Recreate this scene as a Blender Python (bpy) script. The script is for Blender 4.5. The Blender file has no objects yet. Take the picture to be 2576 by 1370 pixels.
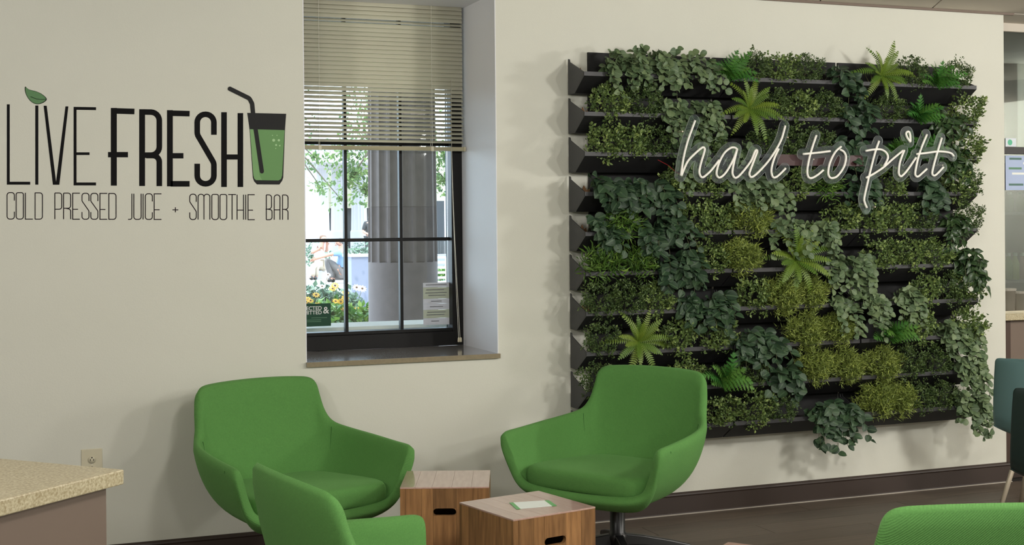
import bpy, bmesh, math, random
import numpy as np
from mathutils import Vector, Matrix
random.seed(7)
sc = bpy.context.scene
COL = sc.collection
PI = math.pi

# ------------------------------------------------------------------ camera
FPX, YAW, PITCH, ROLL, CYP = 3342.7, 0.3716, -0.00568, -0.00899, 581.05
CAMH, CAMD = 1.487, 6.0
cy_, sy_ = math.cos(YAW), math.sin(YAW)
_A = np.array([[cy_, -sy_, 0], [0, 0, -1], [sy_, cy_, 0]], float)
cp_, sp_ = math.cos(PITCH), math.sin(PITCH)
_P = np.array([[1, 0, 0], [0, cp_, sp_], [0, -sp_, cp_]])
cr_, sr_ = math.cos(ROLL), math.sin(ROLL)
_R = np.array([[cr_, -sr_, 0], [sr_, cr_, 0], [0, 0, 1]]) @ _P @ _A
camd = bpy.data.cameras.new('camera')
camd.sensor_fit = 'HORIZONTAL'; camd.sensor_width = 36.0
camd.lens = FPX / 2576 * 36.0
camd.shift_y = -(685 - CYP) / 2576
camd.clip_end = 500
cam = bpy.data.objects.new('camera', camd); COL.objects.link(cam)
r_, d_, f_ = _R[0], _R[1], _R[2]
cam.matrix_world = Matrix(((r_[0], -d_[0], -f_[0], 0), (r_[1], -d_[1], -f_[1], -CAMD), (r_[2], -d_[2], -f_[2], CAMH), (0, 0, 0, 1)))
sc.camera = cam

# survey helpers: where a sight line meets a real plane of the place
def ray(x, y): return _R.T @ np.array([(x - 1288) / FPX, (y - CYP) / FPX, 1.0])
def W(x, y, Y=0.0):                       # on the vertical plane at depth Y
    d = ray(x, y); t = (Y + CAMD) / d[1]
    return (d[0] * t, Y, CAMH + d[2] * t)
def FL(x, y, z):                          # on the horizontal plane at height z
    d = ray(x, y); t = (z - CAMH) / d[2]
    return (d[0] * t, -CAMD + d[1] * t, z)

# ------------------------------------------------------------------ world, sun, room lamps, exposure
sc.view_settings.view_transform = 'Standard'
sc.view_settings.look = 'None'
sc.view_settings.exposure = 0.0
sc.view_settings.gamma = 1.0
sc.view_settings.use_curve_mapping = False
w = bpy.data.worlds.new('sky'); sc.world = w; w.use_nodes = True
w.node_tree.nodes['Background'].inputs[0].default_value = (0.66, 0.82, 1.0, 1)
w.node_tree.nodes['Background'].inputs[1].default_value = 7.0
sund = bpy.data.lights.new('sun', 'SUN'); sund.energy = 4.5; sund.angle = 0.01; sund.color = (1, .96, .9)
sun = bpy.data.objects.new('sun', sund); COL.objects.link(sun)
sun.rotation_euler = Vector((0.28, 0.42, -0.86)).to_track_quat('-Z', 'Y').to_euler()

CEIL = 2.653
LAMP_W = 101.0
LAMPS = [(-1.6, -3.6), (-1.6, -6.6), (1.6, -3.8), (1.6, -6.8), (4.4, -3.5), (4.4, -6.4), (7.2, -3.0), (8.8, -4.2), (7.6, 1.9)]  # last one is an unseen fill lamp added to brighten the passage
def globe_lamp(x, y, wts):
    l = bpy.data.lights.new('pendant_lamp', 'POINT'); l.shadow_soft_size = .16
    l.energy = wts; l.color = (1.0, 0.98, 0.93)
    o = bpy.data.objects.new('pendant_lamp', l); COL.objects.link(o); o.location = (x, y, CEIL - 0.30)

# ------------------------------------------------------------------ materials
def lin(c):
    return tuple((v / 255 / 12.92) if v / 255 <= .04045 else ((v / 255 + .055) / 1.055) ** 2.4 for v in c)
MATS = {}
def mat(name, rgb, rough=.6, metal=0, bump=0, bscale=40, var=0, noise=0, nscale=6, nrgb=None, stretch=None, spec=.5, coat=0, trans=0, attr=None, hue=0):
    if name in MATS: return MATS[name]
    m = bpy.data.materials.new(name); m.use_nodes = True; MATS[name] = m
    nt = m.node_tree; N = nt.nodes; L = nt.links; b = N['Principled BSDF']
    b.inputs['Roughness'].default_value = rough; b.inputs['Metallic'].default_value = metal
    b.inputs['Specular IOR Level'].default_value = spec; b.inputs['Coat Weight'].default_value = coat
    c = lin(rgb) + (1,)
    b.inputs['Base Color'].default_value = c
    tc = N.new('ShaderNodeTexCoord'); src = tc.outputs['Object']
    if stretch:
        mp = N.new('ShaderNodeMapping'); mp.inputs['Scale'].default_value = stretch
        L.new(src, mp.inputs[0]); src = mp.outputs[0]
    if stretch or noise:
        oi0 = N.new('ShaderNodeObjectInfo'); ad = N.new('ShaderNodeVectorMath'); ad.operation = 'MULTIPLY_ADD'
        L.new(oi0.outputs['Random'], ad.inputs[0]); ad.inputs[1].default_value = (37, 53, 71); L.new(src, ad.inputs[2]); src = ad.outputs[0]
    col = None
    if noise:
        nz = N.new('ShaderNodeTexNoise'); nz.inputs['Scale'].default_value = nscale; nz.inputs['Detail'].default_value = 6
        L.new(src, nz.inputs['Vector'])
        rp = N.new('ShaderNodeValToRGB'); rp.color_ramp.elements[0].position = .5 - .5 * noise; rp.color_ramp.elements[1].position = .5 + .5 * noise
        rp.color_ramp.elements[0].color = lin(nrgb or tuple(v * .7 for v in rgb)) + (1,); rp.color_ramp.elements[1].color = c
        L.new(nz.outputs['Fac'], rp.inputs['Fac']); col = rp.outputs['Color']
    if attr or var or hue:
        hs = N.new('ShaderNodeHueSaturation')
        if col: L.new(col, hs.inputs['Color'])
        else: hs.inputs['Color'].default_value = c
        if attr:
            at = N.new('ShaderNodeAttribute'); at.attribute_name = attr; f = at.outputs['Fac']
        else:
            oi = N.new('ShaderNodeObjectInfo'); f = oi.outputs['Random']
        mr = N.new('ShaderNodeMapRange'); mr.inputs['To Min'].default_value = 1 - var; mr.inputs['To Max'].default_value = 1 + var
        L.new(f, mr.inputs['Value']); L.new(mr.outputs[0], hs.inputs['Value'])
        if hue:
            mh = N.new('ShaderNodeMapRange'); mh.inputs['To Min'].default_value = .5 + hue; mh.inputs['To Max'].default_value = .5 - hue
            L.new(f, mh.inputs['Value']); L.new(mh.outputs[0], hs.inputs['Hue'])
        col = hs.outputs['Color']
    if col: L.new(col, b.inputs['Base Color'])
    if bump:
        nb = N.new('ShaderNodeTexNoise'); nb.inputs['Scale'].default_value = bscale; nb.inputs['Detail'].default_value = 4
        L.new(src, nb.inputs['Vector'])
        bp = N.new('ShaderNodeBump'); bp.inputs['Strength'].default_value = bump; bp.inputs['Distance'].default_value = .01
        L.new(nb.outputs['Fac'], bp.inputs['Height']); L.new(bp.outputs[0], b.inputs['Normal'])
    if trans:
        tr = N.new('ShaderNodeBsdfTranslucent'); mx = N.new('ShaderNodeMixShader'); mx.inputs[0].default_value = trans
        if col: L.new(col, tr.inputs['Color'])
        else: tr.inputs['Color'].default_value = c
        L.new(b.outputs[0], mx.inputs[1]); L.new(tr.outputs[0], mx.inputs[2])
        L.new(mx.outputs[0], N['Material Output'].inputs['Surface'])
    return m
def clear_mat(name, tint=(255, 255, 255), refl=.06, rough=.02, haze=0.0, hazergb=(220, 225, 230)):
    m = bpy.data.materials.new(name); m.use_nodes = True; nt = m.node_tree; N = nt.nodes; L = nt.links
    for n in list(N):
        if n.type != 'OUTPUT_MATERIAL': N.remove(n)
    out = N['Material Output']
    t = N.new('ShaderNodeBsdfTransparent'); t.inputs[0].default_value = lin(tint) + (1,)
    g = N.new('ShaderNodeBsdfGlossy'); g.inputs['Roughness'].default_value = rough
    lw = N.new('ShaderNodeLayerWeight'); lw.inputs[0].default_value = .3
    mr = N.new('ShaderNodeMapRange'); mr.inputs['To Min'].default_value = refl; mr.inputs['To Max'].default_value = .8
    L.new(lw.outputs['Fresnel'], mr.inputs['Value'])
    mx = N.new('ShaderNodeMixShader'); L.new(mr.outputs[0], mx.inputs[0]); L.new(t.outputs[0], mx.inputs[1]); L.new(g.outputs[0], mx.inputs[2])
    last = mx
    if haze:
        df = N.new('ShaderNodeBsdfDiffuse'); df.inputs[0].default_value = lin(hazergb) + (1,)
        m2 = N.new('ShaderNodeMixShader'); m2.inputs[0].default_value = haze
        L.new(mx.outputs[0], m2.inputs[1]); L.new(df.outputs[0], m2.inputs[2]); last = m2
    L.new(last.outputs[0], out.inputs['Surface'])
    MATS[name] = m
    return m
def fabric_mat(name, rgb):
    m = mat(name, rgb, rough=.85, spec=.25)
    nt = m.node_tree; N = nt.nodes; L = nt.links; b = N['Principled BSDF']
    b.inputs['Sheen Weight'].default_value = .25; b.inputs['Sheen Roughness'].default_value = .5
    b.inputs['Sheen Tint'].default_value = lin((150, 200, 130)) + (1,)
    tc = N.new('ShaderNodeTexCoord')
    wv = N.new('ShaderNodeTexWave'); wv.wave_type = 'BANDS'; wv.bands_direction = 'DIAGONAL'
    wv.inputs['Scale'].default_value = 90; wv.inputs['Distortion'].default_value = 1.5; wv.inputs['Detail'].default_value = 2
    L.new(tc.outputs['Object'], wv.inputs['Vector'])
    nz = N.new('ShaderNodeTexNoise'); nz.inputs['Scale'].default_value = 260; L.new(tc.outputs['Object'], nz.inputs['Vector'])
    ad = N.new('ShaderNodeMath'); ad.operation = 'ADD'; L.new(wv.outputs['Fac'], ad.inputs[0]); L.new(nz.outputs['Fac'], ad.inputs[1])
    bp = N.new('ShaderNodeBump'); bp.inputs['Strength'].default_value = .22; bp.inputs['Distance'].default_value = .003
    L.new(ad.outputs[0], bp.inputs['Height']); L.new(bp.outputs[0], b.inputs['Normal'])
    rp = N.new('ShaderNodeValToRGB'); rp.color_ramp.elements[0].color = lin(tuple(v * .88 for v in rgb)) + (1,); rp.color_ramp.elements[1].color = lin(tuple(min(255, v * 1.07) for v in rgb)) + (1,)
    L.new(nz.outputs['Fac'], rp.inputs['Fac']); L.new(rp.outputs[0], b.inputs['Base Color'])
    return m

WALLP = mat('painted_plaster', (222, 221, 209), rough=.75, bump=.05, bscale=180, noise=.9, nscale=3, nrgb=(217, 216, 203))
REVEALP = WALLP
FLOORM = mat('dark_wood_vinyl', (104, 91, 78), rough=.42, noise=.7, nscale=4, nrgb=(74, 64, 55), stretch=(1, 14, 14), var=.12)
JOINT = mat('floor_joint', (40, 35, 31), rough=.8)
BASEM = mat('brown_rubber_base', (58, 46, 40), rough=.5)
CAULK = mat('caulk', (190, 182, 170), rough=.7)
CEILM = mat('ceiling_board', (214, 205, 192), rough=.8)
GRID = mat('ceiling_grid_joint', (120, 112, 104), rough=.8)
BLACKF = mat('black_window_frame', (20, 19, 19), rough=.45, spec=.25)
GLASS = clear_mat('window_glass', (252, 255, 253), refl=.03)
SILLM = mat('grey_stone_sill', (150, 144, 138), rough=.16, noise=.8, nscale=30, nrgb=(128, 123, 118), coat=.5)
SILLE = mat('sill_edge', (150, 137, 108), rough=.5, noise=.8, nscale=60, nrgb=(125, 113, 90))
BLINDM = mat('cream_blind_slat', (226, 222, 200), rough=.4, trans=.25)
BLINDR = mat('blind_rail', (176, 168, 138), rough=.4)
CORD = mat('white_cord', (232, 228, 214), rough=.7)
VINYL = mat('black_vinyl', (12, 11, 12), rough=.6, spec=.12)
VINYLP = mat('black_vinyl_thin', (30, 18, 24), rough=.6, spec=.12)
CUPD = mat('charcoal_vinyl', (44, 44, 44), rough=.6, spec=.15)
CUPG = mat('green_vinyl', (96, 146, 78), rough=.5)
LEAFV = mat('leaf_green_vinyl', (84, 130, 78), rough=.5)
BUBB = mat('pale_green_vinyl', (168, 206, 150), rough=.5)
GREENF = fabric_mat('green_wool', (92, 144, 74))
SEAMM = mat('green_seam_thread', (52, 98, 42), rough=.9)
BLACKM = mat('black_metal', (24, 24, 25), rough=.35)
WOOD = mat('reclaimed_wood', (178, 132, 84), rough=.38, noise=.75, nscale=7, nrgb=(102, 70, 42), stretch=(10, 10, 1), var=.26, bump=.06, bscale=30)
WOODT = mat('reclaimed_wood_top_sheen', (208, 176, 164), rough=.3, noise=.75, nscale=7, nrgb=(176, 140, 126), stretch=(10, 1.2, 10), var=.08, coat=1.0)  # reflected daylight put into the colour, so paler and pinker than the sides
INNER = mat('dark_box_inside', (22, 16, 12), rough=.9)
CARD = mat('white_card', (238, 244, 238), rough=.35)
CARDG = mat('green_card_band', (104, 176, 104), rough=.35)
STONE = mat('beige_speckled_stone', (203, 194, 164), rough=.35, noise=.35, nscale=170, nrgb=(158, 142, 108))
LAMI = mat('brown_laminate', (116, 100, 88), rough=.55)
PLATE = mat('ivory_plastic', (214, 206, 180), rough=.35)
SLOT = mat('dark_slot', (30, 26, 22), rough=.7)
TROUGH = mat('dark_grey_plastic', (62, 62, 64), rough=.5, bump=.05, bscale=200)
PANEL_SHADE = mat('black_panel_and_shade', (22, 22, 23), rough=.7)
SOIL = mat('dark_soil', (34, 28, 24), rough=.95, bump=.4, bscale=60)
HUSK = mat('coir_fibre', (150, 112, 78), rough=.95)
ACRYL = clear_mat('clear_acrylic', (246, 250, 250), refl=.05, rough=.03, haze=.03, hazergb=(200, 215, 228))
ACRYLE = mat('acrylic_cut_edge', (236, 240, 238), rough=.3)  # clear edge coloured whitish for the light it catches
TUBEM = mat('white_silicone_tube', (250, 247, 238), rough=.35)
BARM = mat('dark_red_bar', (66, 36, 37), rough=.35)
REDW = mat('red_wire', (150, 30, 34), rough=.5)
TEAL = mat('teal_plastic', (98, 130, 130), rough=.45, bump=.03, bscale=300)
TEALD = mat('dark_green_plastic', (34, 50, 48), rough=.45)
LEGM = mat('beige_metal_leg', (188, 176, 156), rough=.4, metal=.2)

# ------------------------------------------------------------------ mesh helpers
class MB:
    def __init__(s): s.v = []; s.f = []; s.m = []
    def add(s, vs, fs, mi=0):
        o = len(s.v); s.v += [tuple(p) for p in vs]; s.f += [tuple(i + o for i in f) for f in fs]; s.m += [mi] * len(fs)
        return s
    def box(s, a, b, mi=0, M=None):
        (x0, y0, z0), (x1, y1, z1) = a, b
        vs = [(x0, y0, z0), (x1, y0, z0), (x1, y1, z0), (x0, y1, z0), (x0, y0, z1), (x1, y0, z1), (x1, y1, z1), (x0, y1, z1)]
        if M: vs = [tuple(M @ Vector(p)) for p in vs]
        return s.add(vs, [(0, 3, 2, 1), (4, 5, 6, 7), (0, 1, 5, 4), (1, 2, 6, 5), (2, 3, 7, 6), (3, 0, 4, 7)], mi)
    def prism(s, poly, n, mi=0):            # poly: 3D points (planar), n: extrusion vector
        k = len(poly); A = [Vector(p) for p in poly]; B = [p + Vector(n) for p in A]
        fs = [tuple(range(k - 1, -1, -1)), tuple(range(k, 2 * k))] + [(i, (i + 1) % k, k + (i + 1) % k, k + i) for i in range(k)]
        return s.add(A + B, fs, mi)
    def tube(s, pts, r, seg=8, mi=0, cap=True):
        P = [Vector(p) for p in pts]; n = len(P); R = r if hasattr(r, '__len__') else [r] * n
        T = [(P[min(i + 1, n - 1)] - P[max(i - 1, 0)]).normalized() for i in range(n)]
        up = Vector((0, 0, 1)) if abs(T[0].z) < .9 else Vector((1, 0, 0))
        u = T[0].cross(up).normalized(); vs = []
        for i in range(n):
            u = (u - T[i] * u.dot(T[i])).normalized(); q = T[i].cross(u)
            for k in range(seg):
                a = 2 * PI * k / seg; vs.append(P[i] + (u * math.cos(a) + q * math.sin(a)) * R[i])
        fs = []
        for i in range(n - 1):
            for k in range(seg):
                fs.append((i * seg + k, i * seg + (k + 1) % seg, (i + 1) * seg + (k + 1) % seg, (i + 1) * seg + k))
        if cap: fs += [tuple(range(seg - 1, -1, -1)), tuple((n - 1) * seg + k for k in range(seg))]
        return s.add(vs, fs, mi)
    def lathe(s, prof, seg=24, c=(0, 0, 0), mi=0, flute=None):  # prof: (r, z)
        vs = []; k = len(prof)
        for j in range(seg):
            a = 2 * PI * j / seg
            for (r, z) in prof:
                rr = r * (flute(a, z) if flute else 1)
                vs.append((c[0] + rr * math.cos(a), c[1] + rr * math.sin(a), c[2] + z))
        fs = [(j * k + i, ((j + 1) % seg) * k + i, ((j + 1) % seg) * k + i + 1, j * k + i + 1) for j in range(seg) for i in range(k - 1)]
        if prof[0][0] > 1e-6: fs.append(tuple(j * k for j in range(seg - 1, -1, -1)))
        if prof[-1][0] > 1e-6: fs.append(tuple(j * k + k - 1 for j in range(seg)))
        return s.add(vs, fs, mi)
    def mesh(s, name, mats, smooth=False, tint=None):
        me = bpy.data.meshes.new(name); me.from_pydata(s.v, [], s.f); me.update()
        for m in (mats if isinstance(mats, (list, tuple)) else [mats]): me.materials.append(m)
        if any(s.m): me.polygons.foreach_set('material_index', s.m)
        if smooth: me.polygons.foreach_set('use_smooth', [True] * len(me.polygons))
        if tint is not None:
            a = me.attributes.new('tint', 'FLOAT', 'FACE'); a.data.foreach_set('value', tint)
        return me
    def build(s, name, mats, parent=None, smooth=False, bevel=0, tint=None):
        o = bpy.data.objects.new(name, s.mesh(name, mats, smooth, tint)); COL.objects.link(o)
        if parent is not None: o.parent = parent
        if bevel:
            b = o.modifiers.new('bevel', 'BEVEL'); b.width = bevel; b.segments = 2; b.limit_method = 'ANGLE'
        return o
def inst(me, name, parent, M=None):
    o = bpy.data.objects.new(name, me); COL.objects.link(o); o.parent = parent
    if M is not None: o.matrix_basis = M
    return o
def tag(o, label=None, cat=None, group=None, kind=None):
    if label: o['label'] = label
    if cat: o['category'] = cat
    if group: o['group'] = group
    if kind: o['kind'] = kind
    return o
def thing(name, label, cat, loc=(0, 0, 0), rz=0, group=None):
    o = bpy.data.objects.new(name, None); COL.objects.link(o); o.empty_display_size = .05
    o.location = loc; o.rotation_euler = (0, 0, rz)
    return tag(o, label, cat, group)
def struct(o): o['kind'] = 'structure'; return o
def cat_rom(pts, n, closed=False):
    P = [np.array(p, float) for p in pts]; k = len(P); out = []
    segs = k if closed else k - 1
    for i in range(segs):
        if closed: a, b, c, d = P[i - 1], P[i], P[(i + 1) % k], P[(i + 2) % k]
        else: a, b, c, d = P[max(i - 1, 0)], P[i], P[i + 1], P[min(i + 2, k - 1)]
        for j in range(n):
            t = j / n
            out.append(.5 * ((2 * b) + (c - a) * t + (2 * a - 5 * b + 4 * c - d) * t * t + (3 * b - a - 3 * c + d) * t ** 3))
    if not closed: out.append(P[-1])
    return out
def bake(o):
    bpy.context.view_layer.update()
    dg = bpy.context.evaluated_depsgraph_get()
    me = bpy.data.meshes.new_from_object(o.evaluated_get(dg)); o.modifiers.clear(); o.data = me
    me.polygons.foreach_set('use_smooth', [True] * len(me.polygons))
    return me
ORD = ['first', 'second', 'third', 'fourth', 'fifth', 'sixth', 'seventh', 'eighth', 'ninth', 'tenth', 'eleventh', 'twelfth', 'thirteenth', 'fourteenth', 'fifteenth', 'sixteenth', 'seventeenth']

# ================================================================== THE SETTING
# floor with planks laid along the wall
fl = struct(MB().box((-4, -10, -.1), (9.5, .3, -.004)).build('floor', JOINT))
pm = MB().box((0, 0, -.004), (1.497, .177, 0)).mesh('floor_plank', FLOORM)
for j in range(22):
    off = (j * .53) % 1.5
    for i in range(6):
        o = inst(pm, 'floor_plank', fl, Matrix.Translation((-.6 + off + i * 1.5, -.012 - .18 * (j + 1), 0)))
# room wall with the window opening
WX0, WX1, WZ0, WZ1 = 1.322, 2.262, .862, 2.60
mb = MB()
mb.box((-4, 0, -.1), (WX0, .62, 2.9)); mb.box((WX1, 0, -.1), (5.335, .62, 2.9))
mb.box((WX0, 0, -.1), (WX1, .62, WZ0 - .022)); mb.box((WX0, 0, WZ1), (WX1, .62, 2.9))
struct(mb.build('wall_back', WALLP))
struct(MB().box((-4.2, -10, -.1), (-4, .62, 2.9)).build('wall_left', WALLP))
struct(MB().box((9.5, -10, -.1), (9.7, 4, 2.9)).build('wall_right', WALLP))
struct(MB().box((-4.2, -10.2, -.1), (9.7, -10, 2.9)).build('wall_front', WALLP))
# ceiling of large boards, seams run askew to the wall
ce = struct(MB().box((-4.2, -10.2, CEIL + .006), (9.7, 4, CEIL + .12)).build('ceiling', GRID))
sd = Vector((-.128, -.232, 0)).normalized()
Zs = CEIL
cells = 0
for i in range(-4, 8):
    x0 = 4.105 + .73 * i
    for j in range(0, 3):
        a = Vector((x0 + .005, -.008, Zs)) + sd * (1.35 * j + .004); b = Vector((x0 + .725, -.008, Zs)) + sd * (1.35 * j + .004)
        if x0 + .4 > 9.2: continue
        if b.x > 5.335 and j == 0 and i < 2: pass
        MB().prism([a, b, b + sd * 1.342, a + sd * 1.342], (0, 0, .006)).build('ceiling_board', CEILM, ce)
MB().box((5.3, .0, CEIL - .002), (9.5, 4, CEIL + .006)).build('ceiling_board', CEILM, ce)
tr = struct(MB().box((1.5, -.014, CEIL - .012), (5.40, 0.0, CEIL)).build('trim_1', mat('ceiling_edge_trim', (120, 104, 92), rough=.6)))
# baseboard
mb = MB(); prof = [(0, 0), (-.016, 0), (-.013, .008), (-.010, .09), (-.014, .097), (-.012, .104), (-.006, .109), (0, .111)]
mb.prism([(-4, y, z) for y, z in prof], (9.36, 0, 0))
bb = struct(mb.build('baseboard_back', BASEM))
MB().box((-4, -.019, 0), (5.36, -.0155, .004)).build('caulk_line', CAULK, bb)
struct(MB().box((5.336, -.01, 0), (5.348, .62, .111)).build('baseboard_end', BASEM))

# room lamps out of view, pendant form chosen to light the upper wall
for i, (x, y) in enumerate(LAMPS):
    g = thing('pendant_light', 'white pendant ceiling light ' + ['at the far left', 'at the far left behind the camera', 'left of centre', 'left of centre behind the camera', 'right of centre', 'right of centre behind the camera', 'at the far right', 'at the far right behind the camera', 'added as unseen fill behind the glass partition'][i], 'ceiling light', (x, y, CEIL), 0, 'pendant ceiling lights')
    MB().lathe([(0, 0), (.06, 0), (.06, -.02), (0, -.02)][::-1], 20).build('canopy', CEILM, g)
    MB().tube([(0, 0, -.02), (0, 0, -.10)], .006, 8).build('rod', CEILM, g)
    MB().lathe([(.05, -.10), (.06, -.10), (.06, -.115), (.05, -.115), (.05, -.10)], 20).build('lamp_holder', CEILM, g)
    globe_lamp(x, y, LAMP_W * (.45 if y > 0 else 1.22 if x > 3 else (.72 if x > 0 else .85)))


# ------------------------------------------------------------------ window
win = struct(bpy.data.objects.new('window_1', None)); COL.objects.link(win); win.location = (1.79, .56, WZ0)
def wl(p): return (p[0] - 1.79, p[1] - .56, p[2] - WZ0)
def wbox(a, b, name, m, par=None, bev=.002): return MB().box(wl(a), wl(b)).build(name, m, par or win, bevel=bev)
FY0, FY1 = .50, .60
wbox((WX0, FY0, WZ0), (WX1 + .01, FY1, .935), 'bottom_rail', BLACKF)
wbox((WX0, FY0 + .012, .935), (WX1 - .03, FY1, .952), 'bottom_bead', BLACKF)
wbox((2.200, FY0, .935), (WX1 + .012, FY1, WZ1), 'stile', BLACKF)
wbox((WX0, FY0, .935), (1.385, FY1, WZ1), 'stile', BLACKF)
wbox((WX0, FY0, WZ1 - .06), (WX1, FY1, WZ1), 'top_rail', BLACKF)
MXV = [1.652, 1.941]; MZ = [1.411, 1.90, 2.39]
for x in MXV: wbox((x - .008, .54, .94), (x + .008, .575, WZ1 - .05), 'muntin', BLACKF)
for z in MZ: wbox((1.385, .541, z - .0085), (2.20, .574, z + .0085), 'muntin', BLACKF)
xs = [1.385] + MXV + [2.20]; zs = [.945] + MZ + [WZ1 - .05]
for i in range(3):
    for j in range(4):
        wbox((xs[i] + .004, .556, zs[j] + .004), (xs[i + 1] - .004, .560, zs[j + 1] - .004), 'pane', GLASS, bev=0)
# added lining of the window reveal, whitened to stand for daylight
RVM = mat('reveal_daylight_white', (236, 236, 240), rough=.6)
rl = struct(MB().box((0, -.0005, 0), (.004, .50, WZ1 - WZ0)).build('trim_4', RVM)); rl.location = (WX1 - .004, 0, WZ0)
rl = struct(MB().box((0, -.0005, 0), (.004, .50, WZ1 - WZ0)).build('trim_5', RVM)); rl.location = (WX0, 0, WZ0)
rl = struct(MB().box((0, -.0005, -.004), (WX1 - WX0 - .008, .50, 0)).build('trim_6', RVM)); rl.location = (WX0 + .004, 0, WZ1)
# sill
st = struct(bpy.data.objects.new('trim_2', None)); COL.objects.link(st); st.location = (1.79, 0, WZ0)
MB().box((WX0 - 1.79, -.012, -.022), (WX1 - 1.79 + .004, .50, 0)).build('sill_slab', SILLM, st, bevel=.002)
MB().box((WX0 - 1.79, -.016, -.0225), (WX1 - 1.79 + .005, -.0125, -.0003)).build('sill_front_edge', SILLE, st)
struct(MB().box((.6, .64, .86), (3.2, .95, .966)).build('trim_3', mat('pale_outer_ledge', (236, 234, 228), rough=.8)))

# ------------------------------------------------------------------ blind
bl = thing('venetian_blind', 'cream venetian blind lowered over the top of the window', 'blind', (1.83, .44, 1.87))
BX0, BX1 = 1.335 - 1.83, 2.243 - 1.83
n = 34; pitch = .0213
sm = MB(); pr_ = []
for k in range(5):
    t = k / 4 - .5; pr_.append((t * .0245, .0016 * (1 - (2 * t) ** 2)))
vs = []; fs = []
for xx in (BX0, BX1):
    for y, z in pr_: vs.append((xx, y, z))
    for y, z in reversed(pr_): vs.append((xx, y, z - .0006))
fs = [(i, i + 10, (i + 1) % 10 + 10, (i + 1) % 10) for i in range(10)] + [tuple(range(10)), tuple(range(19, 9, -1))]
slat_me = MB().add(vs, fs).mesh('slat', BLINDM, True)
rs = random.Random(3)
for i in range(n):
    tilt = math.radians(36 + 34 * min(1, max(0, (i - 9) / 5.0)) + rs.uniform(-2.5, 2.5))
    if i == 28: tilt = math.radians(38)
    inst(slat_me, 'slat', bl, Matrix.Translation((0, 0, .036 + i * pitch)) @ Matrix.Rotation(tilt, 4, 'X'))
rail = MB(); rp_ = [(-.014, -.010), (.014, -.010), (.016, -.004), (.014, .010), (-.014, .010), (-.017, 0)]
rail.prism([(BX0 - .002, y, z) for y, z in rp_], (BX1 - BX0 + .006, 0, 0))
ro = rail.build('bottom_rail', BLINDR, bl)
MB().prism([(BX1 + .004, y * 1.12, z * 1.15) for y, z in rp_], (.006, 0, 0)).build('rail_end_cap', PLATE, bl)
for x in (1.495 - 1.83, 2.075 - 1.83):
    MB().box((x - .008, -.019, -.013), (x + .008, -.0145, .012)).build('cord_clip', PLATE, bl, bevel=.002)
    for yy in (-.0135, .0135): MB().tube([(x, yy, .01), (x, yy, .04 + n * pitch)], .0009, 5).build('ladder_cord', CORD, bl)
MB().box((BX0, -.02, .045 + n * pitch), (BX1, .02, .072 + n * pitch - .0001)).build('head_rail', BLINDR, bl)
p0 = W(1136, 378, .42); p1 = W(1157, 852, .40)
def cord(dx, sag):
    P = []
    for k in range(13):
        t = k / 12; P.append((p0[0] + (p1[0] - p0[0]) * (t ** 1.5) + dx * t - 1.83, -.022 + .002 * t, p0[2] + (p1[2] - p0[2]) * t - 1.87))
    return [(p0[0] - 1.83, -.022, .35)] + P
MB().tube(cord(0, 0), .0013, 6).build('pull_cord', CORD, bl)
MB().tube(cord(.008, 0), .0013, 6).build('pull_cord', CORD, bl)
for dx in (0, .011):
    MB().lathe([(.003, .012), (.005, .008), (.0065, -.008), (.004, -.012)], 10, (p1[0] + dx - 1.83, -.021, p1[2] - 1.87 - .006)).build('cord_tassel', PLATE, bl, True)

# ------------------------------------------------------------------ stickers on the glass
GY = .5545
q = [W(768 - 62, 763, GY), W(832, 762, GY), W(833, 819, GY), W(768 - 62, 823, GY)]
stk = thing('window_sticker', 'dark green inspection notice stuck low on the window glass', 'notice', (q[1][0], GY, q[2][2]))
sx0, sx1, sz0, sz1 = q[0][0] - q[1][0], 0, 0, q[1][2] - q[2][2]
MB().box((sx0, -.0012, sz0), (sx1, 0, sz1)).build('sheet', mat('dark_green_print', (24, 84, 58), rough=.5, trans=.25), stk)
WHT = mat('white_print', (244, 246, 240), rough=.5)
def text(s, size, x, z, m, par, y=-.0016, align='RIGHT', name='lettering'):
    c = bpy.data.curves.new(name, 'FONT'); c.body = s; c.size = size; c.align_x = align; c.extrude = .0002; c.offset = size * .012
    o = bpy.data.objects.new(name, c); COL.objects.link(o); bpy.context.view_layer.update()
    me = bpy.data.meshes.new_from_object(o.evaluated_get(bpy.context.evaluated_depsgraph_get())); bpy.data.objects.remove(o)
    me.materials.clear(); me.materials.append(m)
    o = bpy.data.objects.new(name, me); COL.objects.link(o); o.parent = par; o.matrix_basis = Matrix.Translation((x, y, z)) @ Matrix.Rotation(PI / 2, 4, 'X')
    return o
hh = sz1
text('INSPECTED', hh * .23, -.046, hh * .72, WHT, stk); text('PERMITTED', hh * .23, -.046, hh * .53, WHT, stk); text('&', hh * .42, -.010, hh * .56, WHT, stk)
LG = mat('pale_green_print', (92, 140, 108), rough=.5)
for k, (z, a, b) in enumerate(((.36, -.10, -.02), (.27, -.125, -.05), (.20, -.125, -.05))): MB().box((a, -.0016, hh * z), (b, -.0012, hh * z + .003)).build('print_line', LG, stk)
q0 = W(1064, 711, GY); q1 = W(1131, 815, GY)
hs_ = thing('hours_notice', 'white and pale green opening hours notice on the right pane', 'notice', (q0[0], GY, q1[2]))
PW = mat('backlit_white_film', (226, 226, 230), rough=.5, trans=.25); PG = mat('backlit_green_film', (206, 210, 192), rough=.5, trans=.25)
GT = mat('grey_print', (150, 152, 158), rough=.6, trans=.5)
wd, ht = q1[0] - q0[0], q0[2] - q1[2]
bands = [(0, .11, PW), (.11, .38, PG), (.38, .50, PW), (.50, .64, PW), (.64, .84, PG), (.84, 1, PW)]
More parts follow.
